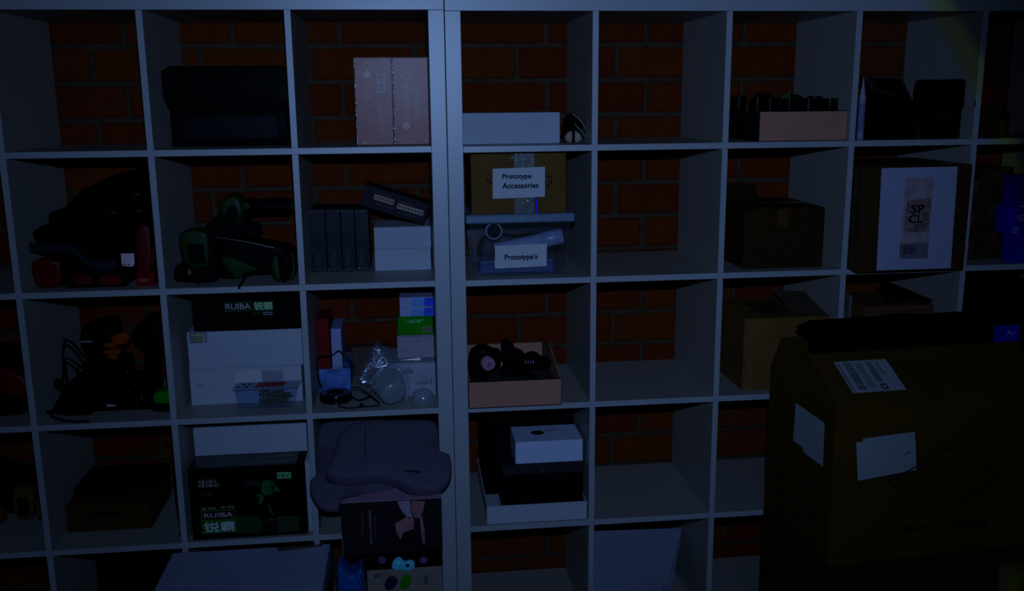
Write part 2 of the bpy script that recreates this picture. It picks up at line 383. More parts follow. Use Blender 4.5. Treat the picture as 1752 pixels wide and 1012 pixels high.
#OBJECTS
# ------------------------------------------------------------------ row 1
def case():
    x0, x1, z0, z1 = dims(286, 492, 190, 250, .14, ZL(1)); x0 = max(x0, cellL(4)[0]+.012); x1 = cellL(4)[1]-.02
    t = thing('tool_case', 'large black hard case with an overhanging lid, beside the two pink boxes', 'case', ((x0+x1)/2, .14, z0)); W = (x1-x0)/2
    zs = at(380, 186, .14).z-z0; zt = at(380, 113, .14).z-z0; wl = min(W+.012, (x0+x1)/2-cellL(4)[0]-.001)
    b = MB(); b.blob([(-W, 0.002), (W, 0.002), (W+.0, zs), (-W-.0, zs)], (0, 0, 0), (1, 0, 0), (0, 0, 1), (0, 1, 0), .22, .008, 0); b.build('body', BLACK, t, True)
    b = MB(); b.blob([(-wl+.012, zs), (wl-.012, zs), (wl, zs+.03), (wl, zt-.012), (wl-.02, zt), (-wl+.02, zt), (-wl, zt-.012), (-wl, zs+.03)], (0, -.012, 0), (1, 0, 0), (0, 0, 1), (0, 1, 0), .24, .006, 0); b.build('lid', BLACK, t, True)
    for sx in (-.07, .07): MB().box(sx-.014, sx+.014, -.02, -.0125, zs-.012, zs+.03, .003).build('latch', BLACKG, t)
    MB().box(-W+.03, W-.03, -.002, .0005, .02, zs-.02, .002).build('front_panel', mat('blue_black_panel', (.0015, .002, .005, 1), .4, .08), t)
    b = MB(); b.tube([(-.05, -.012, zt-.03), (-.05, -.03, zt-.03), (.05, -.03, zt-.03), (.05, -.012, zt-.03)], .006, smooth=0); b.build('handle', BLACK, t)
case()
Y = .10
for i, (a, c, lab) in enumerate(((608, 671.5, 'pink shrink-wrapped box with a white barcode on its side, left of the pair'), (673, 733, 'pink shrink-wrapped box with a column of round icons, against the thick panel'))):
    t, W, H, f = boxthing('wrapped_box', lab, 'box', a, c, 99, 247, Y, .2, PINK, ZL(1), group='pink boxes in the top row')
    b = MB().box(-W-.001, W+.001, -.0016, .2, .0005, H+.0012)
    b.build('shrink_wrap', film('pink_wrap', gloss=.007, rough=.3, scale=9, bump=.12), t)
    b = MB(); rr = random.Random(i)                       # crimped, glinting edge of the film
    n = 40
    for k in range(n):
        z = H*(k+.5)/n; b.ell((-W+.0005+rr.uniform(-.0006, .0012), -.0022, z), (.0012+.001*(rr.random() > .6), .0012, H/n*.5), 8, 6)
    for k in range(16):
        x = -W+2*W*(k+.5)/16; b.ell((x, -.0022, .004+rr.uniform(0, .006)), (W/18, .0014, .0012), 8, 6)
    b.build('wrap_seam', film('crimped_wrap', gloss=.5, rough=.3, scale=120, bump=.7), t)
    if i == 0:
        for (py, fill) in ((112, 0), (127, 1), (143, 0), (166, 0)):
            x, z = f(628 if py < 150 else 628, py)
            (disc(x, z, .0095) if fill else ringmesh(x, z, .0085 if py != 166 else .0055, .0016)).build('icon', PINKL, t)
        x0, z1 = f(645, 126); x1, z0 = f(659, 158); barcode(t, x0, x1, z0, z1, mat('barcode_ink', seen((40, 48, 80), CEN), .6), PINKL, vertical=True)
        lines(t, *[f(646, 175)[0], f(664, 175)[0]], f(650, 238)[1], f(650, 178)[1], 9, mat('faint_pink_print', seen((56, 42, 60), CEN), .4, .3))
    else:
        for k, py in enumerate((130, 148, 165, 182, 199, 215)):
            x, z = f(695.5, py)
            (disc(x, z, .0098) if k == 5 else ringmesh(x, z, .0092, .0012)).build('icon', PINKL, t)
            if 0 < k < 5: disc(x, z, .0025).build('icon', PINKL, t)
        x, z = f(713, 150); b = MB()
        for k in range(8):
            a = k*math.pi/4; d = Vector((math.cos(a), 0, math.sin(a))); p = Vector((-d.z, 0, d.x))*.0006; c0 = Vector((x, -.0012, z))
            b.add([c0+d*.003-p, c0+d*.008-p, c0+d*.008+p, c0+d*.003+p], [(0, 1, 2, 3)])
        b.build('starburst', PINKL, t); f.text('//', t, 710, 719, 161, 167, PINKL); f.text('2', t, 710, 718, 186, 196, PINKL)
        f.rect(709, 719, 170, 200, -.0009).build('print_panel', mat('dusky_pink_print', seen((52, 42, 62), CEN), .4, .3), t)
t, W, H, f = boxthing('flat_box', 'long plain white box at the right unit top left, beside the headset', 'box', 791, 958, 193, 246, .10, .21, CARDW, ZR(1), b=.0012, lim=cellR(1))
def headset():
    p = at(981, 245, .10); t = thing('folded_headset', 'small black folded headset with two grey pads, right of the long white box', 'headset', (p.x, .10, ZR(1)))
    k = .001575
    for x, dx in ((-.012, -1), (.0125, 1)):
        b = MB(); out = [(0, .003), (.0, .031), (.008, .029), (.0165, .021), (.018, .012), (.013, .003)]
        b.blob([(x*0+dx*(.004+u), v) for u, v in out], (0, -.003, 0), (1, 0, 0), (0, 0, 1), (0, 1, 0), .03, .004, 3); b.build('ear_pad', PADG, t, True)
    MB().box(-.0035, .0035, -.004, .03, .001, .034, .001).build('hinge_bar', BLACK, t)
    b = MB(); b.blob([(-.028, .03), (-.022, .055), (-.012, .075), (.004, .078), (.02, .06), (.028, .042), (.012, .032), (-.01, .036)], (0, 0, 0), (1, 0, 0), (0, 0, 1), (0, 1, 0), .04, .008, 3); b.build('folded_body', FABRIC, t, True)
    for q, (m, r) in enumerate(((PADG, .0016), (PADG, .0014))):
        b = MB(); pts = [(-.004+.014*q*0, .0, .076-.0*q), (.014, -.002, .063), (.027, -.004, .044), (.033, -.004, .02+.004*q)] if q == 0 else [(.002, -.004, .05), (.014, -.008, .036), (.024, -.008, .024), (.032, -.006, .01)]
        b.tube(pts, r+.0016); b.build('headband', BLACK, t, True); b = MB(); b.tube([(x, y-.002, z+.001) for x, y, z in pts], r); b.build('band_trim', m, t, True)
headset()
def tray_items():
    x0, x1, z0, z1 = dims(1299.5, 1451.5, 191, 242, .018, ZR(1)); D = .30
    t = thing('open_tray', 'salmon coloured open tray on the top row, full of black ridged canisters', 'tray', ((x0+x1)/2, .018, z0)); W = (x1-x0)/2; H = z1-z0; k = .003
    b = MB(); b.box(-W, W, 0, k, 0, H); b.box(-W, W, D-k, D, 0, H); b.box(-W, -W+k, k, D-k, 0, H); b.box(W-k, W, k, D-k, 0, H); b.box(-W+k, W-k, k, D-k, 0, k); b.build('body', SALMON, t)
    b = MB(); e = .0012; b.box(-W-e, W+e, -e, k, H, H+.0015); b.box(-W-e, -W, -e, D, .0, H); b.box(W, W+e, -e, D, 0, H); b.box(-W-e, -W+k, k, D, H, H+.0015); b.box(W-k, W+e, k, D, H, H+.0015); b.box(-W-e, W+e, -e, -e/2, .0002, .0016); b.build('dark_edge', INK, t)  # dark trim; side and bottom lines paint the black shadow along the tray
    bx, bz = t.location.x, z0+k+.0006
    lab = ['black ridged canister, leftmost in the salmon tray', 'second black ridged canister from the left in the salmon tray', 'third black ridged canister from the left in the salmon tray', 'middle black ridged canister of the seven in the salmon tray', 'third black ridged canister from the right in the salmon tray', 'second black ridged canister from the right in the salmon tray', 'black ridged canister at the right end of the salmon tray']
    for i, (px, yy, h) in enumerate(((1265, .25, .118), (1299, .16, .112), (1321, .075, .108), (1354, .06, .106), (1387, .075, .108), (1408, .16, .115), (1424, .058, .107))):
        y = yy+.018; X = at(px, 205, y-.02).x+.0; X = min(max(X, bx-W+.028), bx+W-.028)
        if i == 0: X = bx-W+.03
        c = thing('ridged_canister', lab[i], 'canister', (X, y, bz), group='black canisters in the salmon tray'); r = .0215
        MB().lathe([(r-.002, 0), (r, .002), (r, h*.55), (r-.002, h*.57), (r-.002, h*.62), (r, h*.64), (r, h*.7), (r-.003, h*.72)], 28, (0, 0, 0)).build('barrel', CANB, c, True)
        pr = [(r-.003, h*.721)]; z = h*.73
        while z < h*.97: pr += [(r, z), (r+.0008, z+.002), (r+.0008, z+.005), (r-.0015, z+.0065)]; z += .008
        pr += [(r-.004, h)]
        MB().lathe(pr, 28).build('ridged_cap', CANB, c, True)
    p = at(1315, 178, .24); u = thing('black_power_adapter', 'black lumpy adapter lying behind the canisters in the salmon tray', 'adapter', (p.x, .235, bz)); hh = at(1315, 160, .235).z-bz
    MB().blob([(-.045, 0), (.05, 0), (.05, hh*.8), (.02, hh*.86), (-.01, hh), (-.04, hh*.93)], (0, -.02, 0), (1, 0, 0), (0, 0, 1), (0, 1, 0), .05, .008, 3).build('housing', BLACK, u, True)
    p = at(1344, 168, .2); u = thing('circuit_board', 'small green circuit board poking up out of the salmon tray', 'circuit board', (p.x, .2, bz)); hh = at(1344, 161, .2).z-bz
    MB().box(-.014, .014, -.002, .002, 0, hh).build('board', mat('green_board', seen((4, 20, 16), EDG), .3, .4), u)
    b = MB()
    for x in (-.01, .0, .008): b.box(x-.003, x+.003, -.0022, .004, hh-.003, hh+.004+.002*(x > 0), .001)
    b.build('connector', METAL, u)
    p = at(1375, 175, .27); u = thing('black_pouch', 'dark soft pouch behind the circuit board in the salmon tray', 'pouch', (p.x-.04, .262, bz)); hh = at(1375, 163, .26).z-bz
    MB().blob([(-.035, 0), (.03, 0), (.033, hh*.85), (.02, hh), (-.03, hh*.95)], (0, -.01, 0), (1, 0, 0), (0, 0, 1), (0, 1, 0), .04, .01, 3).build('pouch', FABRIC, u, True)
tray_items()
def row1_right():
    lim = cellR(4)
    X = max(at(1473.5, 200, .02).x, lim[0]+.0105); t = thing('glue_bottle', 'slim clear blue glue bottle with a pointed nozzle in the top row', 'bottle', (X, .02, ZR(1)))
    zt = at(1471, 132, .02).z-t.location.z; zs = at(1471, 158, .02).z-t.location.z
    m = mat('bluish_bottle', seen((26, 36, 64), EDG), .4, .2)
    MB().lathe([(.007, 0), (.0092, .002), (.0092, zs-.012), (.007, zs-.004), (.0055, zs)], 20).build('bottle_body', m, t, True)
    MB().lathe([(.0062, zs+.0002), (.0062, zs+.008), (.004, zs+.012), (.0012, zt)], 18).build('nozzle', mat('pale_nozzle', seen((27, 38, 66), EDG), .4), t, True)
    MB().lathe([(.0094, .02), (.0094, zs-.03)], 20).build('bottle_label', mat('blue_label', seen((20, 30, 60), EDG), .6), t, True)
    x0, x1, z0, z1 = dims(1492, 1568, 172, 240, .06, ZR(1)); t = thing('small_black_box', 'black carton with a raised slanted lid and a barcode label, top row right', 'box', ((x0+x1)/2, .06, z0)); W = (x1-x0)/2; H = z1-z0
    MB().box(-W, W, 0, .16, 0, H, .001).build('body', BLACK, t)
    lid = MB(); A = Vector((-W-.012, -.004, H-.005)); B = Vector((W, -.004, H-.03)); up = Vector((-.0, .075, .058)); lid.slab([A+Vector((0, 0, .012)), B, B+up+Vector((-.012, 0, .03)), A+up+Vector((.004, 0, .012))], .004); lid.build('lid_flap', BLACK, t)
    n = Vector((0, -.6, .8))*.0008; A2 = A+Vector((.016, 0, .014)); rx = Vector((.062, 0, -.0125)); 
    MB().slab([A2+up*.35+n, A2+rx+up*.3+n, A2+rx+up*.86+n, A2+up*.9+n], .0004).build('barcode_label', mat('grey_label', seen((13, 15, 20), EDG), .7), t)
    b = MB()
    for k in range(9): a = k/9+.04; b.slab([A2+rx*a+up*.4+n*2, A2+rx*(a+.035)+up*.4+n*2, A2+rx*(a+.035)+up*.8+n*2, A2+rx*a+up*.8+n*2], .0003)
    b.build('barcode', INK, t)
    t, W, H, f = boxthing('narrow_brown_box', 'small brown carton between the black box and black pouch, top row', 'box', 1571, 1604, 186, 240, .155, .12, BROWND, ZR(1))
    p = at(1625, 238, .06); t = thing('camera_pouch', 'black camera pouch with a bulging top and side strap, top row right', 'bag', (p.x, .06, ZR(1))); z0 = ZR(1)
    q = lambda px, py: (at(px, py, .06).x-p.x, at(px, py, .06).z-z0)
    MB().blob([q(*c) for c in ((1597, 186), (1653, 186), (1650, 226), (1645, 238), (1600, 238), (1595, 226))], (0, 0, 0), (1, 0, 0), (0, 0, 1), (0, 1, 0), .07, .008, 3).build('body', FABRIC, t, True)
    MB().blob([q(*c) for c in ((1588, 184), (1587, 145), (1594, 136), (1612, 138), (1640, 135), (1658, 139), (1661, 160), (1656, 186), (1620, 189))], (0, -.008, 0), (1, 0, 0), (0, 0, 1), (0, 1, 0), .085, .012, 3).build('top_flap', FABRIC, t, True)
    MB().blob([q(*c) for c in ((1656, 174), (1679, 173), (1679, 180), (1656, 182))], (0, -.062, 0), (1, 0, 0), (0, 0, 1), (0, 1, 0), .006, .002, 3).build('strap', FABRIC, t)
    f = Face(t, .06); f.rect(1603, 1628, 199, 203, -.0012).build('emblem', BLUESTRAP, t); x, z = f(1615, 211); disc(x, z, .008, -.0012, rz=.003).build('emblem', BLUESTRAP, t)
    lim = cellR(5)
    t, W, H, f = boxthing('brown_carton', 'small dark brown carton, top row at the right edge', 'box', 1681, 1711, 187, 240, .07, .14, BROWND, ZR(1), lim=lim)
    p = at(1722, 238, .06); t = thing('small_canister', 'short brown canister with a dark lid beside the rightmost brown carton', 'canister', (p.x+.006, .09, ZR(1)))
    MB().lathe([(.014, 0), (.016, .002), (.016, .045)], 20).build('canister_body', BROWN, t, True); MB().lathe([(.017, .0452), (.017, .058), (.012, .062), (.012, .072), (.002, .073)], 20).build('canister_lid', BLACK, t, True)
row1_right()
# ------------------------------------------------------------------ row 2
def bag_cell():
    Yb = .06; z0 = ZL(2); Q = lambda px, py: (at(px, py, Yb).x, at(px, py, Yb).z-z0)
    lim = cellL(3); X0 = lim[0]
    def th(name, lab, cat, px): x = at(px, 480, Yb).x; t = thing(name, lab, cat, (x, Yb, z0)); return t, (lambda a, c: (at(a, c, Yb).x-x, at(a, c, Yb).z-z0))
    t, q = th('red_tool_case', 'red tool case with a black clasp under the left end of the black bag', 'case', 90)
    MB().blob([q(*c) for c in ((57, 447), (103, 447), (104, 486), (98, 491), (70, 491), (59, 478))], (0, -.01, 0), (1, 0, 0), (0, 0, 1), (0, 1, 0), .2, .008, 2).build('shell', RED, t, True)
    x, z = q(107, 445); x1, z1 = q(112, 490); MB().box(x, x1+.001, -.016, .03, z1+.001, z, .002).build('clasp', BLACK, t)
    MB().box(x+.0005, x+.0025, -.0168, -.0162, z1+.03, z-.002).build('clasp_edge', METAL, t)
    t, q = th('black_red_drill_case', 'low black and red case under the middle of the black bag', 'case', 165)
    MB().blob([q(*c) for c in ((118, 452), (214, 452), (214, 491), (208, 495), (122, 495), (117, 488))], (0, -.012, 0), (1, 0, 0), (0, 0, 1), (0, 1, 0), .2, .006, 2).build('shell', BLACK, t, True)
    for a, b_ in ((128, 160), (172, 208)):
        x, z = q(a, 470); x1, z1 = q(b_, 486); MB().box(x, x1, -.0135, -.0118, z1, z, .0008).build('red_panel', RED, t)
    for a in (140, 209): x, z = q(a, 479); MB().cyl((x, -.0142, z-.004), (x+.0012, -.0142, z+.004), .0009, n=8).build('rivet', METAL, t)
    t, q = th('red_box', 'dark red box with a small white mark, at the right of the black bag', 'box', 252)
    MB().blob([q(*c) for c in ((236, 465), (266, 465), (266, 492), (236, 493))], (0, -.014, 0), (1, 0, 0), (0, 0, 1), (0, 1, 0), .2, .003, 0).build('body', REDD, t)
    x, z = q(243, 478); ringmesh(x, z, .0032, .001, -.0152).build('mark', PINKL, t); lines(t, x+.006, x+.02, z-.003, z+.003, 1, PINKL, -.0152, ragged=0)
    MB().blob([q(*c) for c in ((238, 392), (258, 388), (261, 462), (240, 462))], (0, -.021, 0), (1, 0, 0), (0, 0, 1), (0, 1, 0), .005, .002, 2).build('upright_panel', RED, t, True)
    t, q = th('duffel_bag', 'big black soft bag slumped over red tool cases, with a white tag', 'bag', 160)
    out = [(50, 402), (60, 392), (78, 383), (80, 366), (104, 358), (118, 345), (132, 330), (150, 320), (180, 305), (204, 297), (226, 296), (238, 305), (243, 330), (245, 380), (236, 430), (210, 446), (160, 446), (110, 438), (62, 436), (56, 415)]
    MB().blob([q(*c) for c in out], (0, -.015, 0), (1, 0, 0), (0, 0, 1), (0, 1, 0), .26, .045, 4, 7).build('bag_body', FABRIC, t, True)
    b = MB(); P = [q(*c) for c in ((55, 422), (80, 424), (105, 424), (130, 427), (148, 442), (165, 452), (185, 454), (202, 448))]; ctr = catmull([(x, -.02, z) for x, z in P], 6); vs = []; fs = []
    for c in ctr: vs += [c+Vector((0, 0, .012)), c-Vector((0, 0, .010)), c+Vector((0, .004, .012)), c+Vector((0, .004, -.010))]
    for i in range(len(ctr)-1):
        o = 4*i; fs += [(o, o+1, o+5, o+4), (o+2, o+6, o+7, o+3), (o, o+4, o+6, o+2), (o+1, o+3, o+7, o+5)]
    b.add(vs, fs).build('strap', BLUESTRAP, t)
    x, z = q(211, 432); x1, z1 = q(235, 452); MB().slab([(x, -.022, z), (x, -.024, z1+.003), (x+.004, -.024, z1), (x1-.006, -.024, z1-.003), (x1, -.024, z1+.004), (x1, -.022, z)], .001).build('tag', mat('tag_paper', seen((44, 54, 84), EDG), .7), t)
    b = MB()
    for k in range(3): b.box(x+.004+.006*k, x+.008+.006*k, -.0255, -.025, z1+.002+.001*(k % 2), z1+.005)
    b.build('tag_print', INK, t)
    b = MB()
    for (a, c) in ((196, 363), (236, 332), (240, 360)): xx, zz = q(a, c); b.ell((xx, -.018, zz), (.010, .003, .004), 12, 8)
    b.build('buckle', mat('blue_black_buckle', seen((5, 8, 24), EDG), .4, .3), t, True)
bag_cell()
def green_tools():
    Yb = .035; z0 = ZL(2)
    def th(name, lab, cat, px, Yt=Yb): x = at(px, 470, Yt).x; t = thing(name, lab, cat, (x, Yt, z0)); return t, (lambda a, c: (at(a, c, Yt).x-x, at(a, c, Yt).z-z0))
    A = ((1, 0, 0), (0, 0, 1), (0, 1, 0))
    t, q = th('battery_charger', 'dark green power tool with a square framed battery end, left of the drill', 'power tool', 330)
    fr = [q(*c) for c in ((305, 405), (312, 397), (330, 394), (350, 398), (356, 410), (358, 445), (356, 456), (345, 460), (325, 459), (316, 450), (309, 430))]
    MB().blob(fr, (0, 0, 0), *A, .06, .008, 3).build('battery_frame', GREEN, t, True)
    MB().blob([q(*c) for c in ((319, 418), (348, 418), (352, 450), (326, 451))], (0, -.004, 0), *A, .02, .003, 0).build('battery_inset', BLACK, t)
    MB().blob([q(*c) for c in ((357, 412), (366, 420), (368, 455), (358, 458))], (0, .008, 0), *A, .05, .004, 2).build('vent_side', BLACK, t, True)
    MB().blob([q(*c) for c in ((297, 462), (308, 452), (330, 458), (368, 462), (368, 482), (345, 484), (338, 487), (330, 483), (300, 481))], (0, .002, 0), *A, .06, .006, 2).build('foot', BLACK, t, True)
    x, z = q(324, 467); MB().ell((x, .002, z), (.006, .004, .009)).build('knob', mat('pale_knob', seen((20, 18, 26), EDG), .4), t, True)
    t, q = th('cordless_drill', 'black cordless drill with a green collar pointing right, in the second row', 'power tool', 410, .215)
    c0 = q(395, 360)
    MB().blob([q(*c) for c in ((374, 352), (384, 337), (400, 333), (412, 340), (418, 360), (412, 380), (395, 386), (380, 372))], (0, -.01, 0), *A, .08, .014, 3).build('gear_head', GREEN, t, True)
    MB().blob([q(*c) for c in ((388, 362), (400, 350), (408, 366), (402, 382), (390, 378))], (0, -.018, 0), *A, .02, .005, 3).build('collar_inset', BLACK, t, True)
    MB().blob([q(*c) for c in ((340, 402), (374, 366), (400, 372), (425, 380), (445, 392), (430, 432), (410, 470), (385, 470), (375, 415), (352, 408))], (0, .0, 0), *A, .06, .012, 3).build('handle', BLACK, t, True)
    x0_, zz = q(418, 355); x1_, zr = q(497, 355); rr = abs(q(418, 342)[1]-q(418, 369)[1])/2; xm = min(x1_, cellL(4)[1]-t.location.x-.012)
    MB().lathe([(rr*.9, 0), (rr*1.12, .004), (rr*1.15, .018), (rr*.95, .022), (rr, .03), (rr, xm-x0_-.006), (rr*.9, xm-x0_)], 24, (x0_, .02, zz), (1, 0, 0)).build('motor', BLACK, t, True)
    MB().lathe([(rr*.7, 0), (rr*.7, .006)], 20, (xm, .02, zz), (1, 0, 0)).build('motor_cap', GREENT, t, True)
    MB().lathe([(rr*.45, 0), (rr*.5, .008)], 16, (q(422, 352)[0], -.012, q(422, 352)[1]), (0, 1, 0)).build('switch', GREENT, t, True)
    b = MB()
    for a, c in ((420, 384), (450, 392)): x, z = q(a, c); b.ell((x, -.004, z), (.0022, .002, .0022), 10, 8)
    b.build('screw', METAL, t, True)
    t, q = th('angle_grinder', 'black flat-bodied sander lying low between the green tools, its cord over the shelf edge', 'power tool', 430, .108)
    MB().blob([q(*c) for c in ((368, 415), (390, 405), (440, 412), (495, 425), (507, 440), (500, 462), (465, 470), (430, 472), (398, 482), (372, 476), (366, 445))], (0, .0, 0), *A, .08, .016, 3).build('housing', BLACK, t, True)
    MB().blob([q(*c) for c in ((378, 446), (392, 440), (412, 446), (430, 455), (440, 462), (424, 466), (412, 474), (404, 478), (392, 462))], (0, -.006, 0), *A, .02, .005, 3).build('green_trim', GREENT, t, True)
    b = MB(); P = [q(*c) for c in ((372, 406), (405, 411), (430, 415), (455, 421), (470, 424))]; b.tube([(x, -.003, z) for x, z in P], .0011); b.build('steel_edge', METAL, t)
    e = Vector((at(410, 496, -.004).x-t.location.x, -.008-t.location.y, at(410, 494, -.004).z-z0)); s0 = q(424, 470)
    b = MB(); b.tube([(s0[0], .0, .02), (s0[0]-.004, -.05, .006), (e.x+.004, -.1085, .0075), (e.x+.001, -.1135, .004), (e.x, -.1165, e.z)], .0035); b.build('cord', RUBBER, t, True)
    t, q = th('green_sander', 'green and black round-ended tool standing at the right of the green tool cube', 'power tool', 486, .03)
    MB().blob([q(*c) for c in ((466, 445), (474, 438), (480, 480), (470, 480), (464, 462))], (0, .0, 0), *A, .06, .006, 3).build('green_half', GREEN, t, True)
    MB().blob([q(*c) for c in ((478, 438), (496, 436), (500, 460), (494, 478), (482, 482))], (0, -.004, 0), *A, .068, .008, 3).build('black_middle', BLACK, t, True)
    MB().blob([q(*c) for c in ((499, 432), (503, 440), (505, 465), (499, 480), (495, 476), (501, 458))], (0, .0, 0), *A, .06, .003, 3).build('green_edge', GREENT, t, True)
green_tools()
labs = ['navy shrink-wrapped box, leftmost of the four standing in a row', 'second navy shrink-wrapped box from the left in the standing row', 'third navy shrink-wrapped box from the left in the standing row', 'navy shrink-wrapped box at the right end of the standing row']
for i, (a, c) in enumerate(((532, 557.5), (559.5, 583), (585, 607), (609, 631.5))):
    t, W, H, f = boxthing('navy_box', labs[i], 'box', a, c, 359, 463, .175, .16, NAVY, ZL(2), group='navy boxes in the second row')
    MB().box(-W-.0004, W+.0004, -.0012, .1605, .0003, H+.001).build('shrink_wrap', CLEAR, t)
    b = MB(); rr = random.Random(i+40)
    for k in range(9):
        x = -W+2*W*(k+.5)/9; b.ell((x, -.0018, .004+rr.uniform(0, .008)), (W/12, .0012, .001), 8, 6); b.ell((x, -.0018, H-.004), (W/14, .0012, .001), 8, 6)
    b.build('wrap_seam', film('crimped_wrap'), t); lines(t, -W*.5, W*.3, H*.1, H*.3, 4, mat('navy_faint_print', seen((14, 20, 46)), .5), name='small_print')
t, W, H, f = boxthing('white_carton', 'plain white carton under another white carton, beside the navy boxes', 'box', 641, 737.5, 426, 461.5, .165, .16, CARDW, ZL(2), lim=cellL(5)); zt = t.location.z+H
t, W, H, f = boxthing('white_carton', 'plain white carton stacked on top of another, under the tilted navy box', 'box', 640, 737.5, 388.5, 425, .163, .16, CARDW, zt+.0004, lim=cellL(5)); zt2 = t.location.z+H
def tilted():
    Yt = .17; TL, TR, BL, BR = (at(*p, Yt) for p in ((626, 314), (735, 349), (616, 352), (726, 384)))
    ux = ((TR-TL)+(BR-BL))/2; W = ux.length; ux.normalize(); uz = Vector((-ux.z, 0, ux.x)); H = ((TL-BL)+(TR-BR)).dot(uz)/2
    t = thing('navy_device_box', 'navy printed box lying tilted on top of white cartons and navy boxes', 'box', BL)
    t.rotation_euler = (0, math.atan2(-ux.z, ux.x), 0)
    MB().box(0, W, 0, .12, 0, H, .0012).build('body', mat('navy_printed_card', seen((6, 9, 26)), .5, .08), t)
    for x0, x1, zc in ((.16, .47, .56), (.53, .94, .48)):
        rect(W*x0, W*x1, H*(zc-.11), H*(zc+.14)).build('print_panel', mat('pale_panel', seen((44, 50, 70)), .6), t); n = 6 if x0 < .3 else 8
        b = MB()
        for k in range(n):
            cx = W*(x0+(x1-x0)*(k+.6)/(n+.2)); c = disc(cx, H*(zc+.015), W*.017, -.0012, 12); b.add(c.v, c.f)
        b.build('pictogram', mat('navy_pictogram', seen((16, 20, 44)), .6), t)
        lines(t, W*x0, W*(x0+.3), H*(zc+.2), H*(zc+.29), 1, mat('faint_print', seen((24, 26, 44)), .6)); lines(t, W*(x0+.04), W*(x0+.36), H*(zc-.3), H*(zc-.22), 1, mat('faint_print', seen((24, 26, 44)), .6))
tilted()
def bin_cell():
    Yb = .035; lim = cellR(1); z0 = ZR(2)
    x0, x1 = max(at(797, 374, Yb).x, lim[0]+.002), at(984, 374, Yb).x; xc = (x0+x1)/2; W = (x1-x0)/2
    t = thing('storage_bin', 'clear plastic bin with a blue-grey lid, labelled for prototypes', 'bin', (xc, Yb, z0)); D = .24
    zl, zh = at(890, 382, Yb).z-z0, at(890, 367, Yb).z-z0
    MB().box(-W, W, 0, D, zl, zh, .004).build('lid', BINBL, t)
    wt, wb = W-.011, W-.026; k = .0025
    def shell(o):
        b = MB(); yt, yb = .006+o, .018+o; vs = []
        for (w_, y_, z_) in ((wb-o, yb, .002+o), (wt-o, yt, zl-.001)):
            vs += [(-w_, y_, z_), (w_, y_, z_), (w_, D-y_, z_), (-w_, D-y_, z_)]
        b.add(vs, [(0, 1, 5, 4), (1, 2, 6, 5), (2, 3, 7, 6), (3, 0, 4, 7), (0, 1, 2, 3)]); return b
    shell(0).build('bin_body', CLEARB, t)
    f = Face(t, Yb+.012, 0, .07)
    x0_, zt = f(846, 419); x1_, zb = f(935, 457.5); MB().slab([(x0_+.001, .0085, zt-.003), (x0_, .0105, zb), (x1_, .0105, zb+.003), (x1_+.001, .0085, zt)], .0006).build('label', PAPER, t)
    text("Prototype's", t, (f(863, 0)[0], .0085, f(0, 446.5)[1]), (f(919, 0)[0]-f(863, 0)[0], 0, 0), (0, -.0008, f(0, 434)[1]-f(0, 446.5)[1]), INK, .0012, bold=.028)
    zin = z0+.008
    u = thing('tape_roll', 'round white-rimmed roll standing inside the clear bin, upper left', 'roll', (at(845, 394, Yb+.045).x, Yb+.045, at(845, 410, Yb+.045).z))
    MB().lathe([(.0195, 0), (.0225, .001), (.0225, .018), (.0195, .019), (.0185, .01), (.0195, 0)], 30, (0, 0, .0225), (0, 1, 0)).build('rim', PAPER, u, True); MB().lathe([(.018, 0), (.018, .012)], 24, (0, .003, .0225), (0, 1, 0)).build('core', NAVY, u, True)
    lines(u, -.007, .007, .019, .027, 1, GREY, .0026, ragged=0)
    a, b2 = at(846, 428, Yb+.04), at(962, 404, Yb+.04)
    u = thing('plastic_tube', 'translucent pale tube lying slanted inside the clear bin', 'tube', a); d = b2-a; L = d.length; r = .0215
    pm = mat('pale_translucent', seen((44, 60, 102)), .3, .4)
    MB().lathe([(r*.8, 0), (r*.85, .003), (r*.9, L*.66), (r*.93, L*.665), (r*.93, L*.72), (r, L*.73), (r*1.02, L*.98), (r*.9, L), (r*.8, L*.99), (r*.0, L*.97)], 28, (0, 0, 0), d).build('tube_body', pm, u, True)
    MB().lathe([(r*.93, L*.668), (r*.96, L*.69), (r*.93, L*.718)], 28, (0, 0, 0), d).build('collar', GREY, u, True)
    u = thing('blue_case', 'flat blue case lying on the bottom inside the clear bin', 'case', (at(885, 465, Yb+.03).x, Yb+.03, zin-.004)); hw = (at(948, 465, Yb+.03).x-at(822, 465, Yb+.03).x)/2
    MB().box(-hw, hw, 0, .09, 0, .028, .004).build('base', mat('deep_blue_plastic', seen((20, 32, 74)), .4, .2), u); MB().box(-hw+.002, hw-.002, .002, .088, .0285, .034, .002).build('case_lid', mat('mid_blue_plastic', seen((32, 46, 88)), .4, .3), u)
    u = thing('grey_parts_bag', 'crumpled dark bag of parts at the back inside the clear bin', 'bag', (xc, Yb+.17, zin))
    MB().blob([(-W*.6, .004), (W*.6, .004), (W*.66, .07), (W*.5, .085), (.0, .08), (-W*.4, .088), (-W*.66, .07)], (0, -.03, 0), (1, 0, 0), (0, 0, 1), (0, 1, 0), .06, .015, 4).build('bag', mat('dim_blue_bag', seen((10, 13, 24)), .5, .3, bump=.5, nscale=30), u, True)
    # carton on the lid
    zc = z0+zh+.0004
    t, W, H, f = carton('brown taped box labelled for accessories, on the clear bin', 806, 968.5, 263, 366, .05, .22, mat('olive_cardboard', seen((27, 26, 15)), .7, .15, noise=.12, nscale=10), zc)
    xa, xb = f(880, 0)[0], f(914, 0)[0]
    MB().box(xa, xb, -.0016, -.0008, f(0, 287)[1], H).build('front_tape', TAPEC, t); MB().box(xa, xb, -.0016, -.0008, .0, f(0, 337)[1]).build('front_tape', TAPEC, t)
    rr = random.Random(5); b = MB()
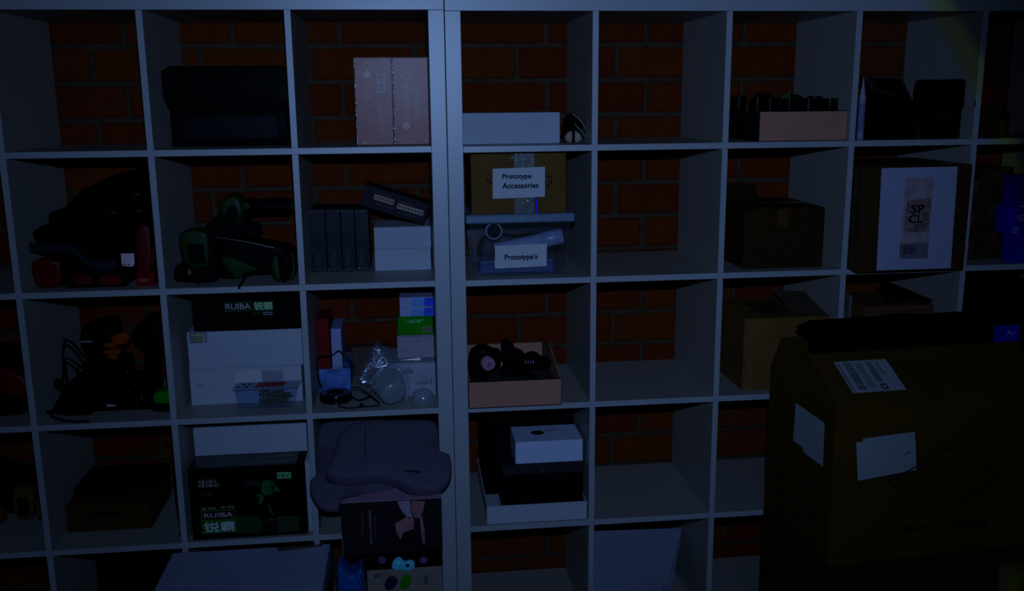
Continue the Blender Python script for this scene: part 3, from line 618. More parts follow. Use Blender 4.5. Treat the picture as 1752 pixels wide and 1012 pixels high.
    for (px, py, r) in ((876, 270, .004), (871, 276, .003), (902, 264, .003), (908, 266, .002), (918, 274, .002), (953, 266, .002), (862, 281, .0015), (890, 341, .0015), (904, 343, .004), (912, 352, .0015), (921, 361, .002), (870, 364, .0015), (882, 365, .0015), (900, 364, .002), (865, 363, .001)):
        x, z = f(px, py); b.ell((x, -.0022, min(max(z, .002), H-.002)), (r*1.1, .0012, r*.6), 10, 8)
    b.build('tape_wrinkle', film('crimped_wrap'), t, True)
    x0_, zt = f(842, 287); x1_, zb = f(932, 338.5); MB().slab([(x0_+.001, -.003, zt-.003), (x0_, -.003, zb), (x1_, -.003, zb+.003), (x1_+.0005, -.003, zt)], .0006).build('label', PAPER, t)
    f.text('Prototype', t, 859, 909, 297, 308.5, INK, .0038, .028); f.text('Accessories', t, 859, 921, 312.5, 322.5, INK, .0038, .028)
    b = MB(); P = [f(*c) for c in ((934, 301), (944, 303), (944, 310), (937, 320))]; b.tube([(x, -.0006, z) for x, z in P], .0016, 6, 0); b.build('marker_stroke', INK, t); b = MB(); P = [f(*c) for c in ((832, 306), (842, 314))]; b.tube([(x, -.0006, z) for x, z in P], .0014, 6, 0); b.build('marker_stroke', INK, t)
    f.rect(916, 923 if False else 919, 339, 365, -.0019).build('blue_film_strip', mat('violet_blue_film', seen((12, 14, 150)), .2, .5), t)
bin_cell()
t, W, H, f = carton('plain brown box with a dark raised back flap, second row', 1272.5, 1409, 358, 458, .045, .27, BROWND, ZR(2))
MB().slab([(-W+.004, .20, H+.0035), (W*.2, .262, H+.0035), (W*.1, .268, H+.045), (-W-.005, .21, H+.06)], .003).build('raised_flap', BROWND, t)
b = MB(); x, z = f(1340, 361); b.box(x-.016, x+.016, -.0008, -.0003, H-.05, H).build('front_tape', BROWN, t)
def spa():
    t, W, H, f = carton('large brown box jutting out, with a white printed sheet on its front', 1465, 1656, 285, 465, -.055, .30, mat('olive_box', seen((14, 13, 1), MID), .6, .2, noise=.15, nscale=9), ZR(2), lim=(cellR(4)[0], 9), tape=False)
    MB().box(-W+.01, W-.01, .04, .07, H+.0031, H+.0037).build('tape', TAPE, t)
    A = [f(*c) for c in ((1508, 288), (1499, 463), (1626, 459), (1638, 285))]; z = max(A[1][1], .003)
    MB().slab([(A[0][0], -.0018, A[0][1]), (A[1][0], -.0018, max(A[1][1], .002)), (A[2][0], -.0018, max(A[2][1], .005)), (A[3][0], -.0018, min(A[3][1], H-.001))], .0006).build('printed_sheet', mat('sheet_paper', seen((30, 44, 76), EDG), .7, .1, noise=.03), t)
    B = [f(*c) for c in ((1549, 305), (1538, 443), (1586, 442), (1597, 304))]
    MB().slab([(x, -.0024, z) for x, z in B], .0004).build('picture', GREYPR, t)
    Cc = [f(*c) for c in ((1538.5, 417), (1538, 443), (1586, 442), (1588, 415))]; MB().slab([(x, -.0028, z) for x, z in Cc], .0003).build('picture', mat('slate_print', seen((18, 27, 46), EDG), .7), t)
    Cc = [f(*c) for c in ((1551, 342), (1545, 398), (1588, 396), (1593, 340))]; MB().slab([(x, -.0027, z) for x, z in Cc], .0003).build('picture', mat('mottled_print', seen((24, 28, 44), EDG), .7, noise=.6, nscale=60), t)
    lines(t, f(1548, 0)[0], f(1570, 0)[0], f(0, 434)[1], f(0, 419)[1], 4, INK, y=-.0033)
    tl, bl = f(1558, 350), f(1556, 365); f.text('SP', t, 1557, 1581, 350, 365, INK, .0032, .03); f.text('CL', t, 1554, 1578, 367, 382, INK, .0032, .03)
    f.text('A', t, 1584, 1593, 349, 360, mat('grey_ink', seen((14, 18, 30), EDG), .8), .0032, .01); f.text('A', t, 1581, 1590, 366, 379, mat('grey_ink', seen((14, 18, 30), EDG), .8), .0032, .01)
    b = MB(); x, z = f(1486, 305); b.ell((x, -.002, z), (.0012, .001, .0012), 8, 6); x, z = f(1467, 268); b.build('staple', METAL, t)
spa()
def row2_right():
    lim = cellR(5); z = ZR(2); xb = lim[0]+.02
    labs = ['small dark brown carton at the bottom of the stack, second row right edge', 'small dark brown carton in the middle of the stack, second row right edge', 'small dark brown carton on top of the stack, second row right edge']
    for k in range(3):
        h = .088; t = thing('brown_carton', labs[k], 'box', (lim[0]+.092-.006*(k == 1), .09, z), group='dark cartons in the second row'); 
        MB().box(-.085, .085, 0, .2, 0, h, .001).build('body', mat('black_brown_cardboard', seen((6, 6, 3), EDG), .7), t)
        MB().box(-.05, -.02, -.0008, -.0002, .004, h*.62).build('front_label', mat('grey_brown_label', seen((12, 11, 10), EDG), .7), t)
        for zz in (h*.72, h*.86): MB().blob([(-.052, zz-.004), (-.018, zz-.004), (-.018, zz+.004), (-.052, zz+.004)], (0, -.001, 0), (1, 0, 0), (0, 0, 1), (0, 1, 0), .002, .0008, 2).build('slot', INK, t)
        MB().box(.02, .05, -.0008, -.0002, h*.5, h*.8).build('side_print_shade', mat('grey_brown_label', seen((12, 11, 10), EDG), .7), t); z += h+.0004
    p = at(1748, 452, .0); t = thing('blue_package', 'bright blue notched package at the right edge of the picture, second row', 'package', (p.x+.0, .0, ZR(2)))
    q = lambda a, c: (at(a, c, 0).x-p.x, max(at(a, c, 0).z-ZR(2), .0))
    MB().blob([q(*c) for c in ((1735, 456), (1738, 402), (1724, 400), (1726, 354), (1738, 352), (1741, 300), (1775, 300), (1775, 456))], (0, 0, 0), (1, 0, 0), (0, 0, 1), (0, 1, 0), .06, .003, 0).build('body', BLUE, t)
    f = Face(t, 0); a = f(1752, 378); b_ = f(1743, 352); text('8.1', t, (a[0], 0, a[1]), (0, 0, b_[1]-a[1]), (b_[0]-a[0], 0, 0), mat('violet_print', seen((24, 26, 90), EDG), .6), .0008)
    lines(t, f(1729, 0)[0], f(1741, 0)[0], f(0, 400)[1], f(0, 389)[1], 3, GREY)
row2_right()
# ------------------------------------------------------------------ row 3
def row3_left():
    Yb = .10; z0 = ZL(3); A = ((1, 0, 0), (0, 0, 1), (0, 1, 0)); lim2 = cellL(2)
    x = at(15, 700, Yb).x; t = thing('circular_saw', 'black power saw with a red housing, cut by the left edge, third row', 'power tool', (x, Yb, z0)); q = lambda a, c: (at(a, c, Yb).x-x, max(at(a, c, Yb).z-z0, 0))
    MB().blob([q(*c) for c in ((-40, 635), (0, 630), (30, 640), (46, 655), (44, 690), (20, 700), (-40, 700))], (0, 0, 0), *A, .1, .015, 3).build('housing', RED, t, True)
    MB().blob([q(*c) for c in ((-40, 676), (25, 676), (47, 690), (47, 704), (30, 718), (10, 726), (-40, 726))], (0, -.012, 0), *A, .13, .012, 3).build('base', BLACK, t, True)
    MB().blob([q(*c) for c in ((-40, 600), (0, 598), (25, 610), (44, 640), (20, 645), (0, 632), (-40, 634))], (0, .01, 0), *A, .07, .012, 3).build('handle', BLACK, t, True)
    Yb = .09
    def th(name, lab, cat, px, Yt=Yb): x = at(px, 700, Yt).x; t = thing(name, lab, cat, (x, Yt, z0)); return t, (lambda a, c: (at(a, c, Yt).x-x, max(at(a, c, Yt).z-z0, 0)))
    t, q = th('tool_pile_bag', 'black lumpy tool bag at the bottom of the cable tangle, third row', 'bag', 180, .08)
    MB().blob([q(*c) for c in ((84, 712), (92, 690), (104, 668), (122, 652), (150, 640), (180, 636), (215, 640), (250, 650), (270, 668), (286, 690), (284, 703), (250, 705), (215, 710), (190, 716), (160, 724), (140, 722), (120, 716))], (0, 0, 0), *A, .075, .03, 4, 7).build('bag_body', FABRIC, t, True)
    x, z = q(191, 694); MB().slab([(x-.012, -.003, z+.004), (x-.012, -.003, z-.004), (x+.016, -.003, z-.001), (x+.002, -.003, z+.004)], .001).build('tag', GREY, t)
    b = MB(); P = [q(*c) for c in ((82, 708), (100, 706), (122, 716), (140, 722), (155, 712), (165, 700))]; b.tube([(x, -.012, z+.006) for x, z in P], .005); b.build('handle', RUBBER, t, True)
    t, q = th('heat_gun', 'black tool with a round hood and an orange ribbed end, third row', 'power tool', 185, .195)
    MB().blob([q(*c) for c in ((136, 575), (142, 560), (160, 553), (182, 550), (194, 558), (197, 574), (190, 592), (176, 606), (156, 606), (141, 594))], (0, -.01, 0), *A, .1, .02, 4).build('hood', BLACK, t, True)
    x, z = q(150, 583); MB().box(x-.014, x+.016, -.0125, -.0105, z-.002, z+.002).build('stripe', GREY, t)
    b = MB(); P = q(195, 600)
    for k, (py, w_) in enumerate(((588, 12), (600, 14), (609, 9))):
        x, z = q(194, py); sc = at(195, py, .195).x-at(194, py, .195).x; b.blob([(x-w_*sc, z-.005), (x+w_*sc, z-.005), (x+w_*sc*.85, z+.006), (x-w_*sc*.85, z+.006)], (0, -.02, 0), *A, .03, .003, 2)
    b.build('orange_rib', ORANGE, t, True)
    MB().blob([q(*c) for c in ((198, 574), (206, 566), (222, 562), (230, 572), (222, 582), (206, 582))], (0, -.05, 0), *A, .03, .005, 3).build('orange_knob', ORANGE, t, True)
    MB().blob([q(*c) for c in ((160, 604), (186, 618), (214, 612), (222, 640), (216, 668), (150, 668), (146, 640))], (0, .0, 0), *A, .07, .014, 3).build('body', BLACK, t, True)
    t, q = th('desk_lamp', 'black domed lamp head on a thick post at the right of the cable tangle', 'lamp', 262, .20)
    MB().blob([q(*c) for c in ((226, 572), (234, 556), (250, 544), (270, 540), (282, 544), (284, 585), (276, 592), (256, 596), (236, 590))], (0, -.02, 0), *A, .1, .02, 4).build('lamp_head', BLACK, t, True)
    MB().blob([q(*c) for c in ((246, 590), (268, 588), (271, 640), (272, 668), (245, 668), (247, 640))], (0, .0, 0), *A, .05, .01, 3).build('post', BLACK, t, True)
    x, z = q(265, 553); MB().ell((x, -.019, z), (.008, .002, .004)).build('sheen_patch', BLUESTRAP, t, True)  # dark blue oval painted on the lamp head as a sheen
    t, q = th('cable_coil', 'loose black cable looping up at the left of the tangle, third row', 'cable', 125, .04)
    b = MB(); P = ((112, 668), (106, 640), (103, 612), (104, 590), (108, 585), (120, 595), (138, 612), (152, 622), (160, 640), (150, 660)); b.tube([(q(*c)[0], .02+.01*(i % 2), q(*c)[1]) for i, c in enumerate(P)], .0032); 
    P = ((106, 660), (105, 635), (110, 617), (122, 624), (136, 634), (150, 630), (165, 622), (172, 612)); b.tube([(q(*c)[0], .01+.004*i, q(*c)[1]) for i, c in enumerate(P)], .003)
    P = ((118, 668), (100, 662), (97, 655), (103, 651), (112, 660), (122, 674), (110, 690), (95, 704), (100, 712), (130, 722), (160, 722)); b.tube([(q(*c)[0], -.002-.003*i, q(*c)[1]+.004) for i, c in enumerate(P)], .0035); b.build('cable', RUBBER, t, True)
    b = MB(); rr = random.Random(9)
    for k in range(5):
        c0 = q(150+k*14, 640+rr.uniform(-14, 12)); r = rr.uniform(.022, .036); b.tube([(c0[0]+r*math.cos(a), .0+.01*math.sin(a*2+k), c0[1]+r*.8*math.sin(a)) for a in [i*2*math.pi/9 for i in range(9)]], .0028, 7, 5, True)
    b.build('cable_loop', RUBBER, t, True)
    b = MB()
    for c in ((115, 655), (152, 637), (219, 634), (233, 656), (244, 679), (257, 682), (236, 688)): x, z = q(*c); b.ell((x, -.012, z), (.0028, .0015, .002), 8, 6)
    b.build('plug_pin', METAL, t, True)
    t, q = th('green_cloth', 'bright green folded cloth at the lower right of the cable tangle', 'cloth', 276, .02)
    MB().blob([q(*c) for c in ((263, 678), (267, 673), (290, 672), (290, 690), (264, 690))], (0, .0, 0), *A, .05, .004, 2).build('fold', GREENK, t, True)
    MB().blob([q(*c) for c in ((258, 690), (290, 690), (290, 703), (262, 704))], (0, .004, 0), *A, .05, .004, 2).build('dark_base', FABRIC, t, True)
row3_left()
def ruiba_stack():
    lim = cellL(4); z = ZL(3)
    t, W, H, f = boxthing('white_carton', 'plain white box at the bottom of the stack under the black logo box', 'box', 325, 517, 629, 689, .1115, .22, CARDW, z, lim=lim); z = t.location.z+H+.0004
    f.rect(338, 347, 659, 664).build('faint_mark', GREY, t); f.rect(449, 484, 634, 660).build('grey_tape', mat('grey_tape', seen((40, 53, 88)), .5, .2), t); rect(f(402, 0)[0], f(447, 0)[0], f(0, 660)[1], f(0, 634)[1]).build('white_sticker', PAPER, t)
    t, W, H, f = boxthing('white_carton', 'plain white box with a small blue-edged sticker, middle of the logo stack', 'box', 321, 517.5, 566, 627.5, .11, .22, CARDW, z, lim=lim); z = t.location.z+H+.0004
    f.rect(324, 354, 569.5, 587).build('sticker', mat('blue_rim', seen((14, 30, 86)), .6), t); f.rect(325.5, 352.5, 571, 585.5, -.0012).build('sticker', mat('sticker_grey', seen((42, 58, 74)), .6), t)
    lines(t, f(328, 0)[0], f(350, 0)[0], f(0, 584)[1], f(0, 572)[1], 4, mat('olive_print', seen((26, 34, 40)), .7), -.0018)
    t, W, H, f = boxthing('tool_box_carton', 'flat black box with a green and white logo, topmost of its stack', 'box', 329, 514, 503, 561, .11, .22, BLACK, z, lim=lim)
    f.rect(383, 431, 517, 533).build('logo_frame', mat('deep_green', seen((6, 34, 34)), .6), t); f.rect(384, 430.5, 518, 531.3, -.001).build('logo_panel', INK, t)
    f.text('RUIBA', t, 386, 429, 519.5, 529.5, mat('white_print', seen((46, 60, 88)), .6), .0016, .02); f.rect(433.5, 467, 516, 531.5).build('logo_frame', GREENP, t); f.text('锐霸', t, 435, 466, 517, 530.5, mat('pale_green_white', seen((50, 78, 92)), .6), .0012, .01)
    lines(t, f(450, 0)[0], f(468, 0)[0], f(0, 541)[1], f(0, 534)[1], 2, GREY); lines(t, f(432, 0)[0], f(448, 0)[0], f(0, 538)[1], f(0, 535)[1], 1, GREENP)
    Yb = .06; x0, x1, z0, z1 = dims(402, 510, 664, 700, Yb, ZL(3)); t = thing('screw_organizer', 'small clear plastic box of brass screws with a red label on top', 'box', ((x0+x1)/2, Yb, z0)); W = (x1-x0)/2; H = z1-z0; D = .048
    b = MB(); k = .0015
    vs = [(-W+.006, .004, 0), (W-.014, .004, 0), (W-.014, D-.004, 0), (-W+.006, D-.004, 0), (-W, 0, H), (W, 0, H), (W, D, H), (-W, D, H)]
    b.add(vs, [(0, 1, 5, 4), (1, 2, 6, 5), (2, 3, 7, 6), (3, 0, 4, 7), (0, 1, 2, 3)]).build('box_body', CLEARB, t)
    b = MB(); b.slab([(-W-.006, -.004, H+.0005), (W+.003, -.004, H+.0005), (W+.006, D+.002, H+.003), (-W-.002, D+.002, H+.003)], .002); b.build('lid', CLEARH, t)
    n = Vector((0, 0, .0016)); lid = lambda u, v: (-W+2*W*u, v*D, H+.0012+.0025*v)
    MB().slab([lid(.3, .15), lid(.76, .15), lid(.8, .85), (lid(.36, .85))], .0006).build('red_label', mat('red_label', seen((40, 8, 24)), .6), t)
    b = MB()
    for k in range(6): u = .36+k*.065; b.slab([tuple(Vector(lid(u, .3))+n*.5), tuple(Vector(lid(u+.02, .3))+n*.5), tuple(Vector(lid(u+.05, .75))+n*.5), tuple(Vector(lid(u+.03, .75))+n*.5)], .0003)
    b.build('label_print', mat('dull_label_print', seen((42, 24, 40)), .6), t)
    b = MB()
    for u, v in ((.04, .3), (.12, .7), (.18, .3), (.22, .7)): b.ell(lid(u, v), (.006, .006, .001), 12, 6)
    b.build('lid_dimple', mat('dark_blue_dimple', seen((14, 20, 42)), .5), t)
    b = MB(); rr = random.Random(2)
    for k in range(90):
        c = Vector((rr.uniform(-W*.12, W*.66), rr.uniform(.016, D-.014), rr.uniform(.004, H*.72))); a = rr.uniform(-.5, .5); d = Vector((math.cos(a), rr.uniform(-.3, .3), .25*math.sin(a)))*.013; b.cyl(c-d, c+d, .0016, .0008, 6); b.cyl(c-d*1.08, c-d, .003, .0025, 8)
    o = b.build('screws', BRASS, t); o['kind'] = 'stuff'
    MB().box(-W*.16, -W*.14, .005, D-.006, .001, H-.004).build('partition', CLEARH, t)
ruiba_stack()
def clutter_cell():
    lim = cellL(5); z = ZL(3)
    t, W, H, f = boxthing('blue_carton', 'small blue and white carton lying at the left under a red and a white box', 'box', 546, 600, 631, 664, .20, .13, mat('blue_cloud_card', seen((22, 44, 104)), .5, .2, noise=.6, nscale=24), z, lim=lim); zt = t.location.z+H
    b = MB(); P = [f(*c) for c in ((548, 634), (565, 643), (580, 650), (592, 648), (599, 654))]; b.tube([(x, -.0005, zz) for x, zz in P], .0007, 5); b.build('pale_streak', GREY, t)
    x0, x1, z0, z1 = dims(542.5, 564, 546, 631, .195, zt+.0004); t = thing('red_book', 'dark red narrow book box standing upright on the blue carton', 'book', ((x0+x1)/2, .195, zt+.0004)); W = (x1-x0)/2; H = z1-z0
    MB().box(-W, W, 0, .13, 0, H, .001).build('body', REDD, t); f = Face(t, .195); f.rect(543, 563.5, 609, 613).build('band', INK, t)
    x0, x1, z0, z1 = dims(567, 584.5, 563, 622, .195, zt+.0004); t = thing('white_narrow_box', 'narrow white box standing upright beside the dark red book box', 'box', ((x0+x1)/2, .195, zt+.0004)); W = (x1-x0)/2; H = z1-z0
    MB().box(-W, W, 0, .13, 0.004, H, .001).build('body', mat('white_card_bluish', seen((42, 58, 108)), .5, .2), t); MB().box(-W-.001, W+.001, -.001, .131, 0, .0035).build('base_lip', GREY, t)
    t, W, H, f = boxthing('dark_blue_box', 'dim dark box at the back behind the foil bag, third row', 'box', 585, 668, 594, 660, .336, .05, mat('dim_grey_card', seen((22, 24, 34)), .7), z, lim=lim); f.rect(588, 602, 594, 603).build('blue_patch', BLUESTRAP, t)
    for c in ((609, 600), (610, 615)): x, zz = f(*c); MB().ell((x, -.001, zz), (.003, .001, .0015), 10, 6).build('glint_stud', METAL, t)
    # right stack
    t, W, H, f = boxthing('white_lettered_box', 'white box with grey lettering, bottom of the right stack beside the clear dome', 'box', 651, 746, 622, 680, .11, .17, mat('white_card_grey', seen((44, 58, 96)), .55, .2), z, lim=lim); zw = t.location.z+H
    ink = mat('grey_lettering', seen((18, 24, 44)), .7); f.text('mile', t, 684, 706, 629, 640, ink, .001, .005, 'lettering'); f.text('omo-S', t, 713, 740, 649, 658, ink, .001)
    t, W, H, f = boxthing('grey_box', 'plain grey box between the white lettered box and the green box', 'box', 679.5, 743, 574, 613.5, .16, .12, GREY, zw+.0004, lim=lim); zg = t.location.z+H
    rect(-W, W, H-.0035, H-.0025, -.0009).build('lid_seam', INK, t)
    X0, X1 = at(682, 612, .125).x, at(720, 612, .125).x; t = thing('metal_pen', 'shiny steel pen with a white cap lying in front of the grey box', 'pen', (X0, .128, zw+.0042)); L = X1-X0
    MB().lathe([(.0008, 0), (.003, .006), (.0034, L*.68)], 14, (0, 0, 0), (1, 0, .03)).build('barrel', mat('pen_steel', (.7, .7, .72, 1), .36, .5, metal=1), t, True); MB().lathe([(.0042, L*.71), (.0042, L*.96), (.003, L)], 14, (0, 0, 0), (1, 0, .03)).build('cap', mat('white_cap', (.85, .85, .88, 1), .36, 1.0), t, True); MB().lathe([(.003, L*.685), (.003, L*.705)], 14, (0, 0, 0), (1, 0, .03)).build('ring', INK, t, True)
    t, W, H, f = boxthing('green_box', 'bright green carton with pale print and a barcode, in the right stack', 'box', 680.5, 740.5, 542, 571.5, .16, .12, GREENB, zg+.0004, lim=lim); zb = t.location.z+H
    wp = mat('white_green_print', seen((34, 76, 84)), .6); f.text('Y', t, 693, 697, 547, 553, wp, .001); lines(t, f(700, 0)[0], f(730, 0)[0], f(0, 553)[1], f(0, 546.5)[1], 2, wp)
    xa, za = f(722, 559); xb, zz = f(739, 568.5); barcode(t, xa, xb, zz, za, mat('barcode_violet', seen((20, 20, 50)), .6), mat('barcode_green_grey', seen((34, 52, 50)), .6), n=8)
    for k, (a, c, lab) in enumerate(((526, 541.5, 'blue and white carton directly on the green box'), (509, 525, 'blue and white carton topmost of the right stack, third row'))):
        t, W, H, f = boxthing('blue_white_box', lab, 'box', 683.5 if k else 684, 745 if k else 744, a, c, .16, .12, mat('white_blue_card', seen((46, 62, 112)), .5, .2), zb+.0004, lim=lim, group='blue and white cartons'); zb = t.location.z+H
        f.rect(704, 726, a+.6, c-.6).build('blue_print', BLUEC, t); f.rect(726, 743.5, a+.6, c-.6).build('blue_print', BLUED, t)
        if not k: b = rect(-W+.002, W-.003, H-.0016, H-.0004, -.0009).build('bright_edge', PAPER, t)
    # disc with its cable
    p = at(592, 680, .09); t = thing('wireless_charger', 'round black puck device with a black cable, front left of the third row', 'charger', (p.x-.005, .105, z)); sc = (at(620, 680, .09).x-at(592, 680, .09).x)
    R = at(603, 680, .09).x-at(547, 680, .09).x; R = R/2
    MB().lathe([(R*.93, 0), (R, .003), (R, .020), (R*.95, .0235), (R*.6, .024), (0, .024)], 40, (-.024+.0, 0, 0)).build('puck', BLACKG, t, True)
    MB().lathe([(R*.62, .0242), (R*.62, .0246), (R*.5, .0246), (R*.5, .0242)], 32, (-.024, 0, 0)).build('top_ring', mat('blue_black_ring', seen((8, 11, 28)), .3, .4), t, True)
    MB().ell((-.024, -.01, .0247), (.003, .003, .0008)).build('led_dot', METAL, t, True)
    q = lambda a, c, yy: at(a, c, yy)-t.location
    b = MB(); b.tube([q(552, 664, .10), q(546, 652, .11), q(543, 640, .13), q(543, 612, .17), q(566, 610, .18), q(578, 601, .16), q(586, 605, .15), q(601, 622, .13), q(607, 630, .125)], .0016); b.build('cable', RUBBER, t, True)
    b = MB(); P = [q(600, 664, .09), q(616, 665, .08), q(628, 673, .06), q(640, 682, .05), q(648, 690, .04), q(644, 695, .035), q(620, 697, .03), q(594, 702, .025), q(578, 694, .03)]
    for v in P: v.z = max(v.z, .0022)
    b.tube(P, .0018); P = [q(601, 678, .08), q(612, 685, .07), q(625, 682, .06), q(634, 678, .055)]; b.tube([(v.x, v.y, max(v.z, .006)) for v in P], .0018); b.build('cable', RUBBER, t, True)
    p = q(618, 690, .04); MB().box(p.x-.006, p.x+.006, p.y-.004, p.y+.004, .0003, .008, .002).build('cable_clip', RUBBER, t)
    # foil bag
    p = at(640, 662, .08); t = thing('foil_bag', 'crumpled clear bag with shiny silver foil inside, centre of the third row', 'bag', (p.x, .08, z)); q = lambda a, c: (at(a, c, .08).x-p.x, max(at(a, c, .08).z-z, .001))
    out = [q(*c) for c in ((624, 660), (616, 655), (620, 640), (630, 622), (638, 604), (646, 597), (654, 606), (663, 620), (668, 624), (655, 632), (648, 645), (640, 656))]
    rr = random.Random(11); bm = MB().blob(out, (0, 0, 0), (1, 0, 0), (0, 0, 1), (0, 1, 0), .03, .01, 6, 6)
    for v in bm.v: v += Vector((rr.uniform(-1, 1)*.0014, rr.uniform(-1, 1)*.0035, rr.uniform(-1, 1)*.0014))
    bm.build('foil', FOIL, t)
    bm = MB().blob([q(*c) for c in ((613, 668), (615, 640), (628, 610), (645, 583), (660, 600), (676, 622), (680, 640), (668, 668), (640, 672))], (0, -.012, 0), (1, 0, 0), (0, 0, 1), (0, 1, 0), .040, .014, 4, 4)
    for v in bm.v: v += Vector((0, rr.uniform(-1, 1)*.002, 0)); v.z = max(v.z, .0008)
    bm.build('bag_film', CLEARD, t, True)
    p = at(676, 668, .085); t = thing('clear_cup', 'hazy clear plastic cup tipped on its side among the bags', 'cup', (p.x, .018, z)); zc = at(677, 662, .085).z-z
    ax = Vector((-.35, .9, .42)).normalized(); r = .043; c0 = Vector((0.0, -.014, .0405))
    MB().lathe([(.0, 0), (r*.7, .001), (r*.78, .004), (r*.95, .03), (r, .062), (r*1.04, .063), (r*1.04, .066)], 36, c0, ax).build('cup_wall', CLEARH, t, True)
    MB().lathe([(r*.79, .0045), (r*.82, .006), (r*.80, .0075)], 36, c0, ax).build('base_ring', mat('pale_ring', seen((40, 54, 84)), .3, .6), t, True)
    bm = MB().blob([(at(a, c, .09).x-p.x, max(at(a, c, .09).z-z, .001)) for a, c in ((648, 676), (652, 640), (665, 622), (690, 626), (700, 645), (702, 668), (698, 684), (670, 690))], (0, .042, 0), (1, 0, 0), (0, 0, 1), (0, 1, 0), .022, .008, 4, 4); rr = random.Random(4)
    for v in bm.v: v += Vector((0, rr.uniform(-1, 1)*.0025, 0)); v.z = max(v.z, .0008)
    bm.build('cup_bag', film('thin_clear_bag'), t, True)
    p = at(724, 690, .05); t = thing('clear_dome', 'small low clear plastic dome lid at the right front of the third row', 'lid', (p.x-.0, .058, z)); R = (at(747, 685, .05).x-at(704, 685, .05).x)/2*.97
    MB().lathe([(R*1.02, 0), (R*1.02, .003), (R*.97, .004), (R*.95, .015), (R*.85, .026), (R*.6, .034), (R*.25, .038), (0, .039)], 36).build('dome', CLEARH, t, True); MB().ell((0, -R*.3, .0355), (.003, .002, .001)).build('knob', mat('pale_ring'  , (1, 1, 1, 1)), t, True)
clutter_cell()
def shoebox():
    Yf = -.012; lim = cellR(1); x0, x1, z0, z1 = dims(802, 960, 652, 697, Yf, ZR(3)); x0 = max(x0, lim[0]+.002); D = .21
    t = thing('open_shoebox', 'salmon coloured open box full of black cables and tools, third row', 'box', ((x0+x1)/2, Yf, z0)); W = (x1-x0)/2; H = z1-z0; k = .003; Hb = at(860, 588, Yf+D).z-z0
    zr = lambda y: H+(Hb-H)*(y/D)
    b = MB(); b.box(-W, W, 0, k, 0, H); b.box(-W, W*.82, D-k, D, 0, Hb); b.box(-W+k, W-k, k, D-k, 0, k)
    for sx in (-1, 1):
        xa, xb = sorted((sx*W, sx*(W-k))); vs = [(x, y, zz) for x in (xa, xb) for y, zz in ((k, 0), (D-k, 0), (D-k, Hb), (k, H))]
        b.add(vs, [(0, 1, 2, 3), (7, 6, 5, 4), (0, 4, 5, 1), (1, 5, 6, 2), (2, 6, 7, 3), (3, 7, 4, 0)])
    b.build('body', SALMON, t)
    e = .0013; b = MB(); b.box(-W-e, W+e, -e, k, H, H+.0012); b.box(W, W+e, -e, D, 0, H); b.box(-W-e, -W, -e, D, 0, H); b.box(-W-e, W+e, -e, -e/2, .0002, .0016); b.build('dark_edge', INK, t)
    bx, zb = t.location.x, z0+k; G = 'things in the salmon box'
    u = thing('grey_lining', 'crumpled dark violet paper filling the salmon open box', 'paper', (bx, Yf+.1, zb+.0002)); hh = H*.8
    bm = MB().box(-W+.008, W-.008, -.09, .09, 0, hh, .012); bm.build('paper', mat('violet_grey_paper', seen((17, 17, 36)), .9, .05, bump=.8, nscale=25), u)
    A = ((1, 0, 0), (0, 0, 1), (0, 1, 0))
    def item(name, lab, cat, px, py, Yi, out, depth, rnd, m, part='body'):
        zt = zb+hh+.0006; x = at(px, py, Yi).x; t = thing(name, lab, cat, (x, Yi, zt)); mn = min(at(a, c, Yi).z for a, c in out)
        MB().blob([(at(a, c, Yi).x-x, max(at(a, c, Yi).z-zt, 0)) for a, c in out], (0, 0, 0), *A, depth, rnd, 4, 6).build(part, m, t, True); return t, (lambda a, c: (at(a, c, Yi).x-x, at(a, c, Yi).z-zt))
    t, q = item('hair_dryer', 'black hair dryer with a fat nozzle at the left of the salmon box', 'dryer', 830, 630, .036, ((803, 640), (805, 610), (818, 598), (832, 596), (845, 602), (858, 606), (857, 625), (840, 640), (820, 648)), .06, .016, BLACK)
    x, z = q(812, 613); MB().ell((x, .0, z), (.003, .002, .0015)).build('screw', METAL, t, True)
    b = MB(); x, z = q(815, 640); b.cyl((x-.012, .008, z), (x+.03, -.004, z-.012), .012, .009); b.build('handle', BLACK, t, True)
    t, q = item('black_nozzle', 'black cone-shaped attachment at the top middle of the salmon box', 'attachment', 880, 610, .122, ((860, 610), (859, 592), (866, 586), (876, 588), (884, 600), (896, 606), (900, 618), (880, 626), (862, 624)), .05, .014, BLACK)
    t, q = item('black_clipper', 'black clipper with pale teeth at the right of the salmon box', 'clipper', 915, 620, .066, ((893, 620), (903, 611), (918, 608), (930, 616), (944, 618), (938, 630), (920, 632), (900, 628)), .05, .01, BLACK)
    for k_ in range(4): x, z = q(899+k_*4.5, 620); MB().ell((x, .0005, z), (.0016, .0015, .005)).build('tooth', GREY, t, True)
    t, q = item('coiled_black_cable_bundle', 'bundle of black cable filling the middle of the salmon box', 'cable', 880, 640, .034, ((862, 628), (900, 628), (905, 640), (880, 645), (860, 642)), .028, .008, RUBBER)
    b = MB(); P = [q(*c) for c in ((858, 650), (860, 640), (870, 632), (885, 629), (900, 634), (912, 642), (921, 650))]; b.tube([(x, -.02-.003*min(i, 6-i), max(z, .003)) for i, (x, z) in enumerate(P)], .003); b.build('cable_arc', RUBBER, t, True)
    t = thing('lilac_roll', 'small lilac roll of tape among the black tools in the salmon box', 'roll', (at(837, 625, .005).x, .006, zb+hh+.0006)); zc = max(at(837, 625, .005).z-t.location.z, .019)
